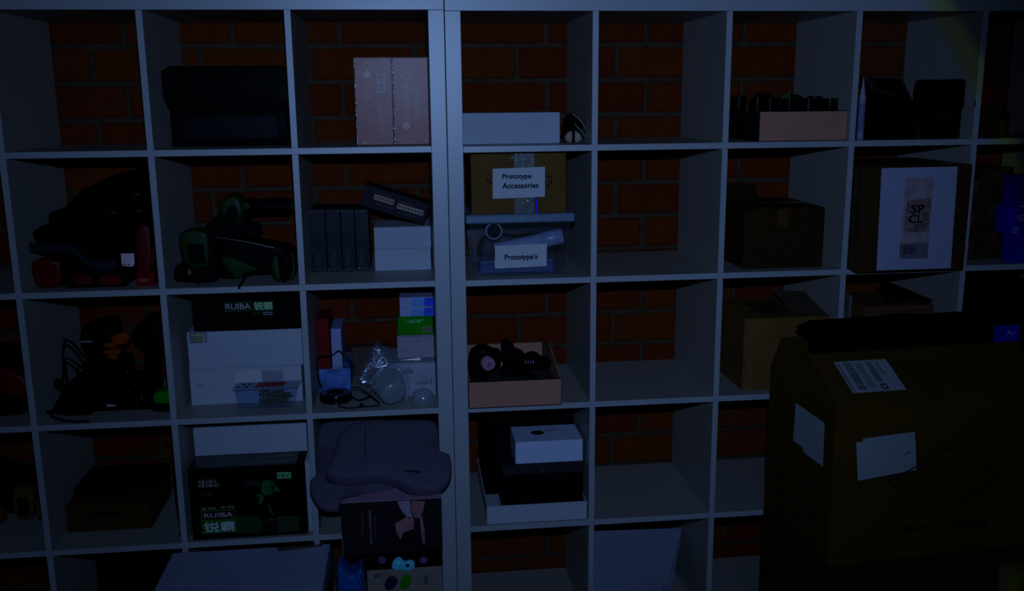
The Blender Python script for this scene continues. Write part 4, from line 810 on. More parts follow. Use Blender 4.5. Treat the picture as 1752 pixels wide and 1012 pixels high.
    MB().lathe([(.007, 0), (.0175, 0), (.0185, .002), (.0185, .018), (.007, .018), (.007, 0)], 30, (0, 0, zc), (-.25, .9, .2)).build('tape', LILAC, t, True); MB().lathe([(.0068, .0005), (.0068, .017), (.004, .017), (.004, .0005)], 24, (0, 0, zc), (-.25, .9, .2)).build('core', mat('dim_lilac', seen((34, 30, 60)), .6), t, True)
shoebox()
def row3_right():
    t, W, H, f = carton('tall worn brown box with a creased open top, third row beside the big carton', 1272, 1436, 545, 668, .04, .27, BROWNL, ZR(3), lim=(cellR(3)[0], cellR(3)[1]), tape=False)
    MB().box(-W*.5, W*.3, .05, .2, H+.0032, H+.0042).build('shipping_sheet', mat('dim_blue_paper', seen((13, 15, 24)), .7, noise=.5, nscale=30), t)
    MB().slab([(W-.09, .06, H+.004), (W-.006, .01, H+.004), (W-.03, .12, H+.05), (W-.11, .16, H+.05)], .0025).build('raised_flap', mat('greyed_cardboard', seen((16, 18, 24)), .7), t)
    b = MB(); b.box(-W+.01, -W+.03, -.0008, -.0003, .0, H).build('edge_tape', mat('grey_wear', seen((30, 29, 27)), .6), t)
    t, W, H, f = boxthing('brown_drawer_box', 'small brown box with a dark slot and a black slanted sheet on it, third row', 'box', 1476, 1594, 524, 640, .05, .2, mat('grey_brown', seen((17, 15, 15), EDG), .7), ZR(3))
    x0, z1 = f(1508, 538); x1, z0 = f(1562, 546); MB().blob([(x0, z0), (x1, z0), (x1, z1), (x0, z1)], (0, -.001, 0), (1, 0, 0), (0, 0, 1), (0, 1, 0), .003, .001, 2).build('slot', INK, t); rect(x0-.03, W-.01, z1+.006, z1+.008).build('seam', INK, t)
    zt = t.location.z+H+.0005; p = at(1548, 522, .09); u = thing('black_flap_folder', 'black folder leaning up at the back on the small brown slotted box', 'folder', (p.x, .08, zt)); q = lambda a, c: (at(a, c, .1).x-p.x, at(a, c, .1).z-zt)
    P = [q(*c) for c in ((1514, 522), (1512, 486), (1532, 490), (1590, 516), (1590, 523))]; vs = [(x, .02+z*.5, max(z, 0)) for x, z in P]; MB().slab(vs, .012).build('cover', FABRIC, u)
    x0, x1, z0, z1 = dims(1450, 1457, 506, 600, .06, ZR(3)); u = thing('blue_sleeve', 'thin blue-grey sleeve standing at the left of the slotted box, third row', 'folder', (max((x0+x1)/2, cellR(4)[0]+.006), .06, z0)); MB().box(-.004, .004, 0, .12, 0, z1-z0, .001).build('sleeve', mat('dim_blue_sleeve', seen((18, 26, 42), EDG), .6), u)
    t, W, H, f = boxthing('dark_carton', 'large dark box filling the third-row cube at the right edge', 'box', 1660, 1800, 492, 640, .03, .25, BLACK, ZR(3), lim=cellR(5)); MB().box(-W, W, -.0006, 0, H*.93, H*.94).build('lid_seam', INK, t)
row3_right()
# ------------------------------------------------------------------ row 4
def row4_left():
    A = ((1, 0, 0), (0, 0, 1), (0, 1, 0)); z0 = ZL(4); lim = cellL(2)
    Yb = .19; x = at(40, 885, Yb).x; t = thing('tape_measure', 'yellow square-framed tape measure with a dark centre, fourth row left edge', 'tape measure', (x, Yb, z0)); q = lambda a, c: (at(a, c, Yb).x-x, max(at(a, c, Yb).z-z0, 0))
    MB().blob([q(*c) for c in ((20, 845), (24, 838), (40, 836), (53, 838), (56, 850), (58, 880), (52, 889), (36, 890), (26, 884), (22, 866))], (0, 0, 0), *A, .05, .006, 3).build('frame', YELLOW, t, True)
    MB().blob([q(*c) for c in ((29, 852), (48, 852), (52, 882), (31, 883))], (0, -.003, 0), *A, .02, .002, 1).build('centre', BLACK, t, True)
    x2 = at(66, 880, Yb).x; u = thing('yellow_clamp', 'thin yellow clamp bar standing right of the yellow tape measure', 'clamp', (min(x2, lim[1]-.012), Yb, z0)); zh = at(66, 855, Yb).z-z0
    MB().blob([(-.004, 0), (.003, 0), (.004, .03), (.002, zh), (-.004, zh)], (0, 0, 0), *A, .03, .002, 2).build('jaw', YELLOW, u, True); MB().box(-.006, .006, .004, .026, zh*.6, zh*.62+.03, .002).build('grip', BLACK, u)
    x3 = at(0, 882, Yb).x; u = thing('yellow_plumb_reel', 'small yellow reel cut by the left edge of the picture, fourth row', 'reel', (x3, Yb-.01, z0)); r = .024
    MB().lathe([(r*.6, 0), (r, .002), (r, .022), (r*.6, .024)], 28, (-.012, 0, r), (.3, 1, 0)).build('reel', YELLOW, u, True); MB().lathe([(r*.5, -.002), (r*.5, .026)], 20, (-.012, 0, r), (.3, 1, 0)).build('hub', BLACK, u, True)
    x = at(20, 860, .26).x; t = thing('black_harness', 'heap of black straps and pouches behind the yellow tools, fourth row', 'harness', (x, .27, z0)); q = lambda a, c: (at(a, c, .27).x-x, max(at(a, c, .27).z-z0, 0))
    MB().blob([q(*c) for c in ((-40, 805), (-5, 800), (15, 810), (40, 812), (55, 808), (58, 825), (62, 850), (58, 870), (20, 880), (-40, 880))], (0, -.03, 0), *A, .12, .025, 4).build('pouch', FABRIC, t, True)
    b = MB(); P = [q(*c) for c in ((-10, 797), (8, 804), (22, 808), (36, 800), (52, 792), (58, 790))]; b.tube([(xx, -.03, zz) for xx, zz in P], .006); b.build('strap', FABRIC, t, True)
    # wooden case
    x0, x1, zb, zt = dims(113, 258, 863, 908, .105, z0); t = thing('wooden_case', 'low dark yellow wooden case with a black handle, fourth row', 'case', ((x0+x1)/2, .105, z0)); W = (x1-x0)/2; H = zt-zb; D = .24
    MB().box(-W, W, 0, D, 0, H*.62, .002).build('base', WOOD, t); MB().box(-W, W, 0, D, H*.63, H, .002).build('lid', WOOD, t)
    b = MB(); b.tube([(-W*.32, -.001, H*.72), (-W*.32, -.01, H*.72), (W*.28, -.01, H*.72), (W*.28, -.001, H*.72)], .0045, 8, 0); b.build('handle', BLACK, t, True)
    MB().box(-W, W, D*.3, D, H+.0004, H+.022, .004).build('dark_top', FABRIC, t)  # dark slab over the rear of the lid
    p = cellL(3)[1]; u = thing('hanging_cord', 'dark cord standing against the divider right of the wooden case', 'cord', (p-.008, .03, z0)); zc = at(298, 775, .03).z-z0
    b = MB(); b.tube([(0, .0, zc), (-.003, .004, zc*.7), (-.001, .0, zc*.4), (.002, .006, .012)], .0038); b.build('cord', RUBBER, u, True); MB().ell((.001, .006, .0125), (.006, .006, .0123)).build('plug', mat('green_black_plug', seen((2, 10, 12), EDG), .5), u, True)
row4_left()
def drill_box():
    lim = cellL(4); z = ZL(4)
    x0, x1, z0, z1 = dims(325, 523, 799, 919, .012, z); x0 = max(x0, lim[0]+.003); x1 = min(x1, lim[1]-.014); D = .3
    t = thing('drill_carton', 'large black carton with a green drill picture and logo, fourth row', 'box', ((x0+x1)/2, .012, z)); W = (x1-x0)/2; H = z1-z0; f = Face(t, .012, 0, H/2)
    MB().box(-W, W, 0, D, 0, H, .0015).build('body', BLACK, t)
    MB().box(-W+.004, W-.02, .004, .1, H+.0001, H+.0006).build('top_panel', mat('blue_black_gloss', seen((4, 5, 16), EDG), .3, .4), t)
    txt = mat('dim_print', seen((20, 34, 44), EDG), .6); tp = lambda a, b_, y0, y1, s: text(s, t, (f(a, 0)[0], y0, H+.0006), (f(b_, 0)[0]-f(a, 0)[0], 0, 0), (0, y1-y0, 0), txt, .0006)
    b = MB(); rr = random.Random(6)
    for a_, b_, y0, y1 in ((424, 462, .022, .036), (464, 498, .022, .036), (468, 500, .062, .078)):
        xx = f(a_, 0)[0]
        while xx < f(b_, 0)[0]: w_ = rr.uniform(.002, .005); b.box(xx, xx+w_, y0, y1, H+.0006, H+.0009); xx += w_+.0015
    b.build('small_print', txt, t)
    gp, gl, wt = GREENP, mat('pale_green_sign', seen((18, 52, 50), LOW), .6), mat('grey_white_print', seen((36, 42, 62), LOW), .6); dg = mat('dark_green_print', seen((1, 18, 3), LOW), .6)
    lines(t, f(340, 0)[0], f(378, 0)[0], f(0, 821)[1], f(0, 815)[1], 1, dg); f.text('KB-D816', t, 340, 371, 822, 827.5, wt, .001, .01); f.text('KB-D8167', t, 340, 376, 828.5, 834, wt, .001, .01)
    lines(t, f(343, 0)[0], f(372, 0)[0], f(0, 846)[1], f(0, 837)[1], 2, dg)
    gm = mat('grey_print_dim', seen((23, 27, 34), LOW), .6); lines(t, f(343, 0)[0], f(369, 0)[0], f(0, 871)[1], f(0, 863)[1], 1, gm, ragged=0); lines(t, f(377, 0)[0], f(401, 0)[0], f(0, 870)[1], f(0, 862)[1], 1, gm, ragged=0)
    f.rect(344.5, 404.5, 872.5, 913).build('logo_frame', mat('deep_green_frame', seen((1, 26, 8), LOW), .6), t); f.rect(346, 402.5, 875, 888.5, -.001).build('logo_panel', INK, t); f.text('RUIBA', t, 349, 399, 877.5, 885.5, wt, .0016, .02)
    f.rect(347, 404, 892, 912, -.001).build('logo_panel', GREENP, t); f.text('锐霸', t, 349, 402, 893, 910.5, mat('pale_logo', seen((38, 56, 80), LOW), .6), .0016, .015)
    f.rect(474, 498, 808.5, 819).build('badge', gl, t); f.text('16V', t, 476, 496, 810, 817.5, INK, .001, .01); lines(t, f(477, 0)[0], f(495, 0)[0], f(0, 823)[1], f(0, 820)[1], 1, wt)
    q = lambda L: [(f(*c)[0], -.0008, f(*c)[1]) for c in L]
    P = lambda L, m, n='drill_picture': MB().slab(q(L), .0003).build(n, m, t)
    P([(450, 822), (462, 822), (470, 828), (466, 846), (452, 848), (446, 838)], gp); P([(464, 830), (478, 836), (478, 842), (464, 840)], gp); P([(420, 822), (446, 824), (446, 832), (420, 830)], mat('dark_print', seen((3, 6, 10), LOW), .6)); P([(436, 848), (448, 844), (452, 852), (446, 863), (442, 862), (445, 852)], gp); P([(458, 864), (461, 864), (468, 882), (465, 882)], gp)
    P([(448, 895), (462, 887), (472, 889), (472, 891), (462, 890), (448, 897)], gp); P([(452, 892), (474, 891), (474, 911), (454, 911)], INK)
    P([(405, 884), (447, 884), (450, 912), (405, 913)], mat('green_shade_print', seen((2, 13, 10), LOW), .6)); P([(474, 884), (512, 883), (512, 910), (476, 911)], mat('green_shade_print', seen((2, 13, 10), LOW), .6))
    zt = z+H+.0008
    t, W2, H2, f = boxthing('flat_white_box', 'flat white box lying on top of the black drill carton', 'box', 331, 525, 729, 771.5, .105, .2, CARDW, zt, lim=lim)
    p0, p1 = x1+.0015, lim[1]-.0015; u = thing('white_board', 'thin white board standing at the right of the black drill carton', 'board', ((p0+p1)/2, .03, z)); MB().box(-(p1-p0)/2, (p1-p0)/2, 0, .26, 0, H+.001, .0008).build('board', CARDW, u)
drill_box()
def front_stack():                     # things stacked on the floor in front of the fifth column, topped by the seat cushion
    FZ = -1.82; Yf = -.13
    x0, x1 = at(628, 990, Yf).x, at(757, 990, Yf).x; zt = at(690, 974, Yf).z
    t = thing('toy_box', 'white box with blue and green printed ovals, at the bottom centre', 'box', ((x0+x1)/2, Yf, FZ)); W = (x1-x0)/2; H = zt-FZ; f = Face(t, Yf, 0, H-.02)
    MB().box(-W, W, 0, .124, 0, H, .0015).build('body', mat('grey_white_card', seen((26, 32, 46), LOW), .6, .15), t)
    for px, py, m, a in ((669.5, 997, NAVYP, .5), (694.5, 995, GRNEGG, .4)):
        x, z = f(px, py); pts = []
        for k in range(28): th_ = 2*math.pi*k/28; u, v = .0155*math.cos(th_), .022*math.sin(th_)*(1-.12*math.sin(th_)); pts.append((x+u*math.cos(a)+v*math.sin(a), -.0012, z-u*math.sin(a)+v*math.cos(a)))
        MB().add(pts, [tuple(range(28))]).build('oval', m, t)
    lines(t, f(640, 0)[0], f(653, 0)[0], f(0, 987)[1], f(0, 979)[1], 2, NAVYP)
    xa, za = f(726, 1001); xb, zb_ = f(732, 985); b = MB()
    for k_ in range(6): b.box(xa, xb-(xb-xa)*.25*(k_ % 2), -.0012, -.0009, za+(zb_-za)*k_/6, za+(zb_-za)*(k_+.7)/6)
    b.build('small_print', mat('slate_ink', seen((14, 18, 34), LOW), .7), t)
    xs, zs = f(690, 967)
    MB().blob([f(*c) for c in ((671, 972), (674, 958), (684, 953), (692, 960), (702, 958), (709, 962), (707, 974), (690, 976))], (0, -.0035, 0), (1, 0, 0), (0, 0, 1), (0, 1, 0), .003, .0012, 4).build('cyan_cutout', CYAN, t, True)
    for px, py, r in ((681, 962, .006), (697, 967, .005)): x, z = f(px, py); disc(x, z, r, -.0042).build('cutout_button', mat('pale_cyan', seen((24, 66, 92), LOW), .5) if px < 690 else NAVYP, t)
    zt2 = zt+.0006
    x0, x1 = at(588, 955, Yf).x, at(757, 955, Yf).x; z1 = at(680, 946, Yf).z
    t = thing('black_carton', 'black carton with two round pictures, under the black massage device box', 'box', ((x0+x1)/2, Yf, zt2)); W = (x1-x0)/2; H = z1-zt2; f = Face(t, Yf, 0, H/2)
    MB().box(-W, W, .001, .124, 0, H, .001).build('body', BLACK, t)
    for px, m in ((654, mat('violet_picture', seen((20, 18, 44), LOW), .6, noise=.5, nscale=60)), (725, mat('violet_picture', (1, 1, 1, 1)))): x, z = f(px, 959); disc(x, z, .0105, -.0005).build('round_picture', m, t)
    z2 = z1+.0006; x0, x1 = at(585, 900, Yf).x, at(756.5, 900, Yf).x; z3 = at(680, 856, Yf).z
    t = thing('massager_box', 'black box with a sideways title and a picture of a reclining person', 'box', ((x0+x1)/2, Yf, z2)); W = (x1-x0)/2; H = z3-z2; f = Face(t, Yf, 0, H/2); BD = .124
    MB().box(-W, W, 0, BD, 0, H-.002, .001).build('body', mat('blue_black_card', seen((3, 4, 11), LOW), .5, .2), t); MB().box(-W, W, 0, BD, H-.0018, H, .0005).build('top_panel', mat('lilac_grey_card', seen((34, 34, 62), LOW), .6), t)
    MB().box(-W-.0012, -W, 0, .002, -.008, H*.32).build('white_edge', GREY, t)
    ttl = mat('title_print', seen((36, 38, 60), LOW), .6)
    def side(s, px0, px1, py0, py1, m): a = f(px1, py1); b_ = f(px0, py0); text(s, t, (a[0], 0, a[1]), (0, 0, b_[1]-a[1]), (b_[0]-a[0], 0, 0), m, .001, bold=.01)
    side('CERVICAL CARE DEVICE', 631, 636.5, 874, 932, ttl); fm = mat('faint_title', seen((14, 15, 26), LOW), .6); rr = random.Random(12)
    for p0, p1, q0, q1 in ((640, 643, 885, 922), (618, 622, 880, 915)):
        b = MB(); py = q0
        while py < q1: h_ = rr.uniform(1.2, 3); xa, za = f(p0, py+h_); xb, zb_ = f(p1, py); b.box(xa, xb, -.0012, -.0009, za, zb_); py += h_+.8
        b.build('small_print', fm, t)
    q = lambda L: [(f(*c)[0], -.0008, f(*c)[1]) for c in L]; P = lambda L, m, n: MB().slab(q(L), .0003).build(n, m, t)
    P([(680, 858), (704, 857), (703, 872), (708, 886), (700, 888), (690, 878), (683, 868)], mat('white_blouse_print', seen((29, 35, 62), LOW), .6), 'person_picture'); P([(702, 857), (727, 858), (724, 874), (718, 886), (706, 886), (702, 872)], SKIN, 'person_picture')
    P([(696, 884), (708, 888), (708, 908), (700, 912), (690, 918), (687, 927), (678, 912), (676, 896), (684, 892)], SKIN, 'person_picture'); P([(690, 912), (708, 906), (708, 924), (690, 934), (684, 928)], INK, 'person_picture'); P([(718, 884), (722, 884), (726, 905), (728, 930), (723, 930), (720, 908)], SKIN, 'person_picture')
    # cushion, tilted, two lobes
    TILT = math.radians(28); N = Vector((0, -math.sin(TILT), math.cos(TILT)))
    def lobe(t, pts, P0, th_, m, rnd, name):
        ay = Vector((0, math.cos(TILT), math.sin(TILT))); o = []
        for px, py in pts: d = onplane(px, py, P0, N)-P0; o.append((d.x, d.dot(ay)))
        return MB().blob(o, P0-t.location, (1, 0, 0), ay, -N, th_, rnd, 5, 6).build(name, m, t, True), o, ay
    P0 = Vector((-.2, -.23, -1.304)); t = thing('seat_cushion', 'grey contoured seat cushion hanging out over the black massager box', 'cushion', (-.2, -.12, z2+H+.0008)); BT = (x0, x1, Yf, z3)
    up = [(556, 800), (570, 770), (580, 740), (600, 722), (640, 717), (690, 716), (738, 716), (750, 726), (762, 748), (770, 775), (773, 800), (767, 818), (749, 832), (722, 836), (700, 830), (670, 816), (640, 811), (612, 814), (590, 816), (568, 812)]
    lobe(t, up, P0, .046, CUSH, .018, 'upper_pad')
    ay = Vector((0, math.cos(TILT), math.sin(TILT)))
    lo = [(530, 838), (531, 810), (534, 780), (542, 745), (550, 724), (580, 716), (640, 716), (690, 716), (735, 718), (745, 740), (740, 790), (700, 810), (660, 838), (622, 850), (595, 862), (568, 868), (545, 862)]
    P1 = P0-N*.047; lobe(t, lo, P1, .03, CUSH, .012, 'lower_pad')
    b = MB(); L = [onplane(a, c, P0-N*.040, N)-t.location for a, c in ((556, 818), (568, 827), (590, 829), (612, 828), (640, 825), (670, 829), (700, 846), (722, 852), (736, 851))]; b.tube(L, .0022, 6); b.build('piping', PIPING, t, True)
    a_, c_ = (onplane(*p_, P0+N*.0004, N)-t.location for p_ in ((693, 807), (719, 810))); d = c_-a_; MB().slab([a_+N*.002, a_+d+N*.002, a_+d+ay*.004+N*.002, a_+ay*.004+N*.002], .0018).build('tag', INK, t)
    b = MB(); L = [onplane(a, c, P0-N*.0004, N)-t.location for a, c in ((626, 730), (625, 760), (626, 790))]; b.tube(L, .0012, 6); b.build('seam', PIPING, t, True)
    bpy.context.view_layer.update(); lim = cellL(5)
    for m in t.children:                # the pads give way to the boards behind and rest on the box below
        for v in m.data.vertices:
            p_ = v.co+t.location
            if p_.y > -.02: p_.x = min(max(p_.x, lim[0]+.0015), lim[1]-.0015); p_.z = min(p_.z, ROWS[2]-DT-.0015)
            if p_.y > BT[2]-.003 and BT[0]-.003 < p_.x < BT[1]+.003 and p_.z < BT[3]+.0012: p_.z = BT[3]+.0012
            v.co = p_-t.location
    # blue bag beside
    p = at(603, 990, -.21); t = thing('blue_bag', 'bright blue plastic bag standing on the floor at the bottom, left of the toy box', 'bag', (p.x, -.21, FZ)); q = lambda a, c: (at(a, c, -.21).x-p.x, at(a, c, -.21).z-FZ)
    bl, br = q(576, 980), q(621, 980)
    MB().blob([(bl[0], .003), (br[0], .003), (br[0], br[1]-.03), q(621, 981), q(616, 976), q(607, 985), q(596, 984), q(584, 972), q(577, 974), (bl[0], bl[1]-.05)], (0, 0, 0), (1, 0, 0), (0, 0, 1), (0, 1, 0), .07, .014, 3).build('bag', BLUEBAG, t, True)
    # big white box in front of the fourth column
    Yb = -.006; zt = at(430, 939, Yb).z; x0, x1 = at(295, 942, Yb).x, at(565, 933, Yb).x; D = .36
    t = thing('big_white_box', 'big white box with a flat lid at the bottom left, in front of the shelf', 'box', ((x0+x1)/2, Yb-D, FZ)); W = (x1-x0)/2; H = zt-FZ
    MB().box(-W+.002, W-.002, .002, D-.002, 0, H-.05, .002).build('body', CARDW, t); MB().box(-W, W, 0, D, H-.0495, H, .002).build('lid', mat('white_lid', seen((31, 42, 74), LOW), .6, .2, noise=.04), t)
    MB().slab([(W*.36, D-.03, H+.0006), (W*.9, D-.014, H+.0006), (W*.9, D-.0005, H+.0006), (W*.3, D-.0005, H+.0006)], .0004).build('tape', TAPE, t)
    MB().box(W+.0003, W+.0008, .02, D-.02, .02, H-.06).build('side_print_shade', NAVYP, t)  # dark sheet paints the shade on the right side of the box
    lim = cellL(3); t = thing('black_storage_box', 'black box in the bottom cube behind the big white box', 'box', ((lim[0]+lim[1])/2+.03, .10, ROWS[4]+.0003)); MB().box(-.125, .125, 0, .24, 0, .28, .002).build('body', BLACK, t); MB().box(-.13, .13, -.004, .244, .2805, .305, .002).build('lid', BLACK, t)
front_stack()
def row4_right():
    lim = cellR(1); z = ZR(4)
    x0, x1, z0, z1 = dims(833, 1004, 863, 897, .012, z); x1 = min(x1, lim[1]-.003); D = .36
    t = thing('white_tray', 'shallow white tray under the black boxes, fourth row of the right unit', 'tray', ((x0+x1)/2, .012, z)); W = (x1-x0)/2; H = z1-z0; k = .003
    b = MB(); b.box(-W, W, 0, k, 0, H); b.box(-W, W, D-k, D, 0, H); b.box(-W, -W+k, k, D-k, 0, H); b.box(W-k, W, k, D-k, 0, H); b.box(-W+k, W-k, k, D-k, 0, k); b.build('body', CARDW, t); zi = z+k+.0004
    xr = x0+2*W-k-.002
    xa = at(861, 830, .045).x; zt = at(930, 794, .045).z; t = thing('black_box', 'black box standing in the white tray, under the small white box', 'box', ((xa+xr)/2, .045, zi)); W2 = (xr-xa)/2; H2 = zt-zi
    MB().box(-W2, W2, 0, .15, 0, H2*.8, .0015).build('body', BLACK, t); MB().box(-W2-.0005, W2+.0005, -.0005, .1505, H2*.805, H2, .0015).build('lid', mat('blue_black_lid', seen((4, 6, 16), LOW), .5), t); MB().ell((0.0, -.001, H2*.86), (.0022, .001, .0018)).build('stud', METAL, t, True)
    zw = zi+H2+.0006; xa, xb = at(882, 770, .05).x, at(997, 770, .05).x; xb = min(xb, lim[1]-.004); zt = at(940, 755, .05).z; t = thing('small_white_box', 'small white box with a dark round mark on its lid, on the black box', 'box', ((xa+xb)/2, .05, zw)); W3 = (xb-xa)/2; H3 = zt-zw
    MB().box(-W3, W3, 0, .13, 0, H3, .0012).build('body', mat('white_card_bright', seen((38, 53, 88), LOW), .5, .2, noise=.03), t)
    b = MB(); n = 24; b.add([(-W3*.25+W3*.2*math.cos(2*math.pi*k/n), .07+.018*math.sin(2*math.pi*k/n), H3+.0006) for k in range(n)], [tuple(range(n))]); b.build('lid_mark', INK, t)
    b = MB(); b.add([(W3*.0, .078, H3+.0006), (W3*.5, .092, H3+.0006), (W3*.5, .094, H3+.0006), (W3*.0, .084, H3+.0006)], [(0, 1, 2, 3)]); b.build('lid_mark', mat('grey_mark', seen((18, 24, 44), LOW), .6), t)
    xa = max(at(822, 760, .205).x, x0+k+.001); t = thing('tall_black_box', 'tall black box at the back behind the small white box, fourth row', 'box', ((xa+xr)/2, .205, zi)); W4 = (xr-xa)/2
    MB().box(-W4, W4, 0, .15, 0, .27, .002).build('body', BLACK, t); MB().box(-W4-.0005, W4+.0005, -.0005, .1505, .2705, .318, .002).build('lid', BLACK, t)
    # open white carton lid lying tilted in the bottom row
    lim = cellR(2); z = ZR(5); t = thing('white_box_lid', 'white open box lid leaning in the bottom row, right unit', 'lid', ((lim[0]+lim[1])/2-.03, .03, z))
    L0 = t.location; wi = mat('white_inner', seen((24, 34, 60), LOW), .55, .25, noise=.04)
    tl, tr, br, bl = at(1012, 909, .25)-L0, at(1169, 904, .25)-L0, at(1142, 1008, .10)-L0, at(1012, 1012, .10)-L0
    tl.x = bl.x = lim[0]+.004-L0.x
    def down(a, b, z): return b+(b-a)*((b.z-z)/(a.z-b.z))
    br, bl = down(tr, br, .012), down(tl, bl, .012); dy = max(0, .012-(min(br.y, bl.y)+L0.y)); 
    for v in (br, bl): v.y = max(v.y, -L0.y+.012)
    MB().slab([bl, br, tr, tl], .004).build('back_panel', wi, t)
    e = Vector((.014, -.010, .006)); MB().slab([br+Vector((.001, 0, 0)), br+e, tr+e, tr+Vector((.001, 0, 0))], .002).build('side_flap', wi, t)
    a_, b_, c_ = at(1050, 1014, .05)-L0, at(1125, 981, .09)-L0, at(1142, 1012, .06)-L0
    for v in (a_, b_, c_): v.y -= .02
    d_, e_ = Vector((a_.x, a_.y+.01, .008)), Vector((c_.x, c_.y+.01, .008))
    MB().slab([d_, e_, c_, b_, a_], .002).build('front_flap', wi, t)
row4_right()
# ------------------------------------------------------------------ the big cartons in front on the right
def cartons():
    FZ = -1.82; Yf = -.42; P = at(1435, 695, Yf); Pb = at(1421, 970, Yf); Bk = at(1308, 645, -.035)
    d = Vector((Bk.x-P.x, Bk.y-P.y)); ang = math.atan2(-d.x, d.y); D = .352; W = .60; zm = Pb.z
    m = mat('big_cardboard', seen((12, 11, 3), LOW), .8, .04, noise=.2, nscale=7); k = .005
    # lower carton
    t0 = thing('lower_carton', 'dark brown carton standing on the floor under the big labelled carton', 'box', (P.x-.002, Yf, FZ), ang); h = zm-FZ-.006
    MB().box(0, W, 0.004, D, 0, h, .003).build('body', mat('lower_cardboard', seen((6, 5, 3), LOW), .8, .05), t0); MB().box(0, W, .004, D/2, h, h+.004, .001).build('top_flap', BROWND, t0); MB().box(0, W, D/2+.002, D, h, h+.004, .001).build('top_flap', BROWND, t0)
    t = thing('big_carton', 'big brown shipping carton with white labels and a sagging open top', 'box', (P.x, Yf, zm), ang); H = P.z-zm
    b = MB(); b.box(0, W, 0, k, 0, H, .002); b.box(0, W, D-k, D, 0, H, .002); b.box(0, k, k, D-k, 0, H, .002); b.box(W-k, W, k, D-k, 0, H, .002); b.box(k, W-k, k, D-k, 0, k); b.build('body', m, t)
    mw = t.matrix_basis.copy(); inv = (Matrix.Translation(t.location) @ Matrix.Rotation(ang, 4, 'Z')).inverted(); inv3 = Matrix.Rotation(-ang, 3, 'Z')
    lx, ly = Matrix.Rotation(ang, 3, 'Z') @ Vector((1, 0, 0)), Matrix.Rotation(ang, 3, 'Z') @ Vector((0, 1, 0))
    fr = lambda px, py: inv @ onplane(px, py, P, ly)              # on the front face
    lf = lambda px, py: inv @ onplane(px, py, P, lx)              # on the left face
    yr = .17; zr = (inv @ at(1600, 598, Yf+yr)).z                  # upper edge of the front flap
    fu = Vector((0, yr, zr-H)); fn = Matrix.Rotation(ang, 3, 'Z') @ Vector((0, -(zr-H), yr)).normalized(); Pf = P
    MB().slab([(.0, 0.0, H+.002), (W, 0.0, H+.002), (W, yr, zr), (.004, yr, zr)], .005).build('front_flap', m, t)
    fl = lambda px, py: inv @ onplane(px, py, Pf+fn*.003, fn)
    MB().slab([(.0, D, H+.002), (0.0, yr+.13, zr+.012), (W, yr+.13, zr+.012), (W, D, H+.002)], .005).build('back_flap', m, t)
    MB().slab([(.001, D-.006, H+.002), (.001, .012, H+.002), (.035, yr*.93, zr-.012), (.05, D-.1, zr-.01)], .004).build('side_flap', m, t)
    u = thing('black_laptop_bag', 'black padded case lying in the open top of the big carton, with a blue sticker', 'bag', t.location+Matrix.Rotation(ang, 3, 'Z') @ Vector((.06, .13, H-.16)), ang)
    a = (inv @ at(1390, 553, Yf+.24)); ztop = a.z-(H-.16); 
    MB().blob([(.0, 0), (W-.075, 0), (W-.075, ztop), (a.x-.06+.012, ztop), (a.x-.06-.03, ztop-.014), (.0, ztop-.06)], (0, .055, 0), (1, 0, 0), (0, 0, 1), (0, 1, 0), .09, .01, 0).build('body', FABRIC, u, True)
    Pq = t.location+Matrix.Rotation(ang, 3, 'Z') @ Vector((0, .183, 0)); qq = lambda px, py: (inv @ onplane(px, py, Pq, ly))-Vector((.06, .13, H-.16))
    MB().slab([qq(*c) for c in ((1702, 558), (1701, 587), (1744, 586), (1745, 556))], .001).build('blue_sticker', BLUE, u)
    o_, e_, g_ = qq(1722, 577), qq(1736, 576), qq(1722, 565); text('Ay', u, o_, e_-o_, g_-o_, GREY, .0015)
    # labels
    lab = mat('label_paper', seen((28, 40, 62), LOW), .7, .1, noise=.03); lk = mat('label_print', seen((13, 14, 24), LOW), .8)
    C4 = [fl(*c) for c in ((1427, 620), (1459, 673), (1551, 667), (1515, 614.5))]; MB().slab(C4, .0006).build('shipping_label', lab, t)
    A0, dv, du = C4[0], C4[1]-C4[0], C4[3]-C4[0]; nn = (dv.cross(du)).normalized(); pt = lambda u, v: A0+du*u+dv*v+nn*.0012
    def bars(u0, u1, v0, v1, n, along, m, name):
        b = MB(); rr = random.Random(n)
        for i in range(n):
            a0 = i/n; a1 = a0+rr.uniform(.35, .75)/n
            if along: q = [(u0+(u1-u0)*a0, v0), (u0+(u1-u0)*a0, v1), (u0+(u1-u0)*a1, v1), (u0+(u1-u0)*a1, v0)]
            else: q = [(u0, v0+(v1-v0)*a0), (u0, v0+(v1-v0)*a1), (u1, v0+(v1-v0)*a1), (u1, v0+(v1-v0)*a0)]
            b.add([pt(*x) for x in q], [(0, 1, 2, 3)])
        b.build(name, m, t)
    bars(.14, .30, .08, .95, 26, False, lk, 'barcode'); bars(.56, .68, .08, .72, 22, False, lk, 'barcode'); bars(.02, .07, .06, .95, 2, True, mat('faint_ink', seen((18, 24, 40), LOW), .8), 'small_print'); bars(.36, .5, .1, .9, 3, True, mat('faint_ink', (1, 1, 1, 1)), 'small_print'); bars(.74, .82, .1, .5, 3, True, mat('faint_ink', (1, 1, 1, 1)), 'small_print')
    MB().add([pt(*x) for x in ((.58, .78), (.58, .96), (.70, .96), (.70, .78))], [(0, 1, 2, 3)]).build('label_icon', lk, t); MB().add([A0+du*u_+dv*v_+nn*.0016 for u_, v_ in ((.61, .83), (.61, .91), (.67, .91), (.67, .83))], [(0, 1, 2, 3)]).build('label_icon', lab, t)
    e = Vector((0, -.001, 0))
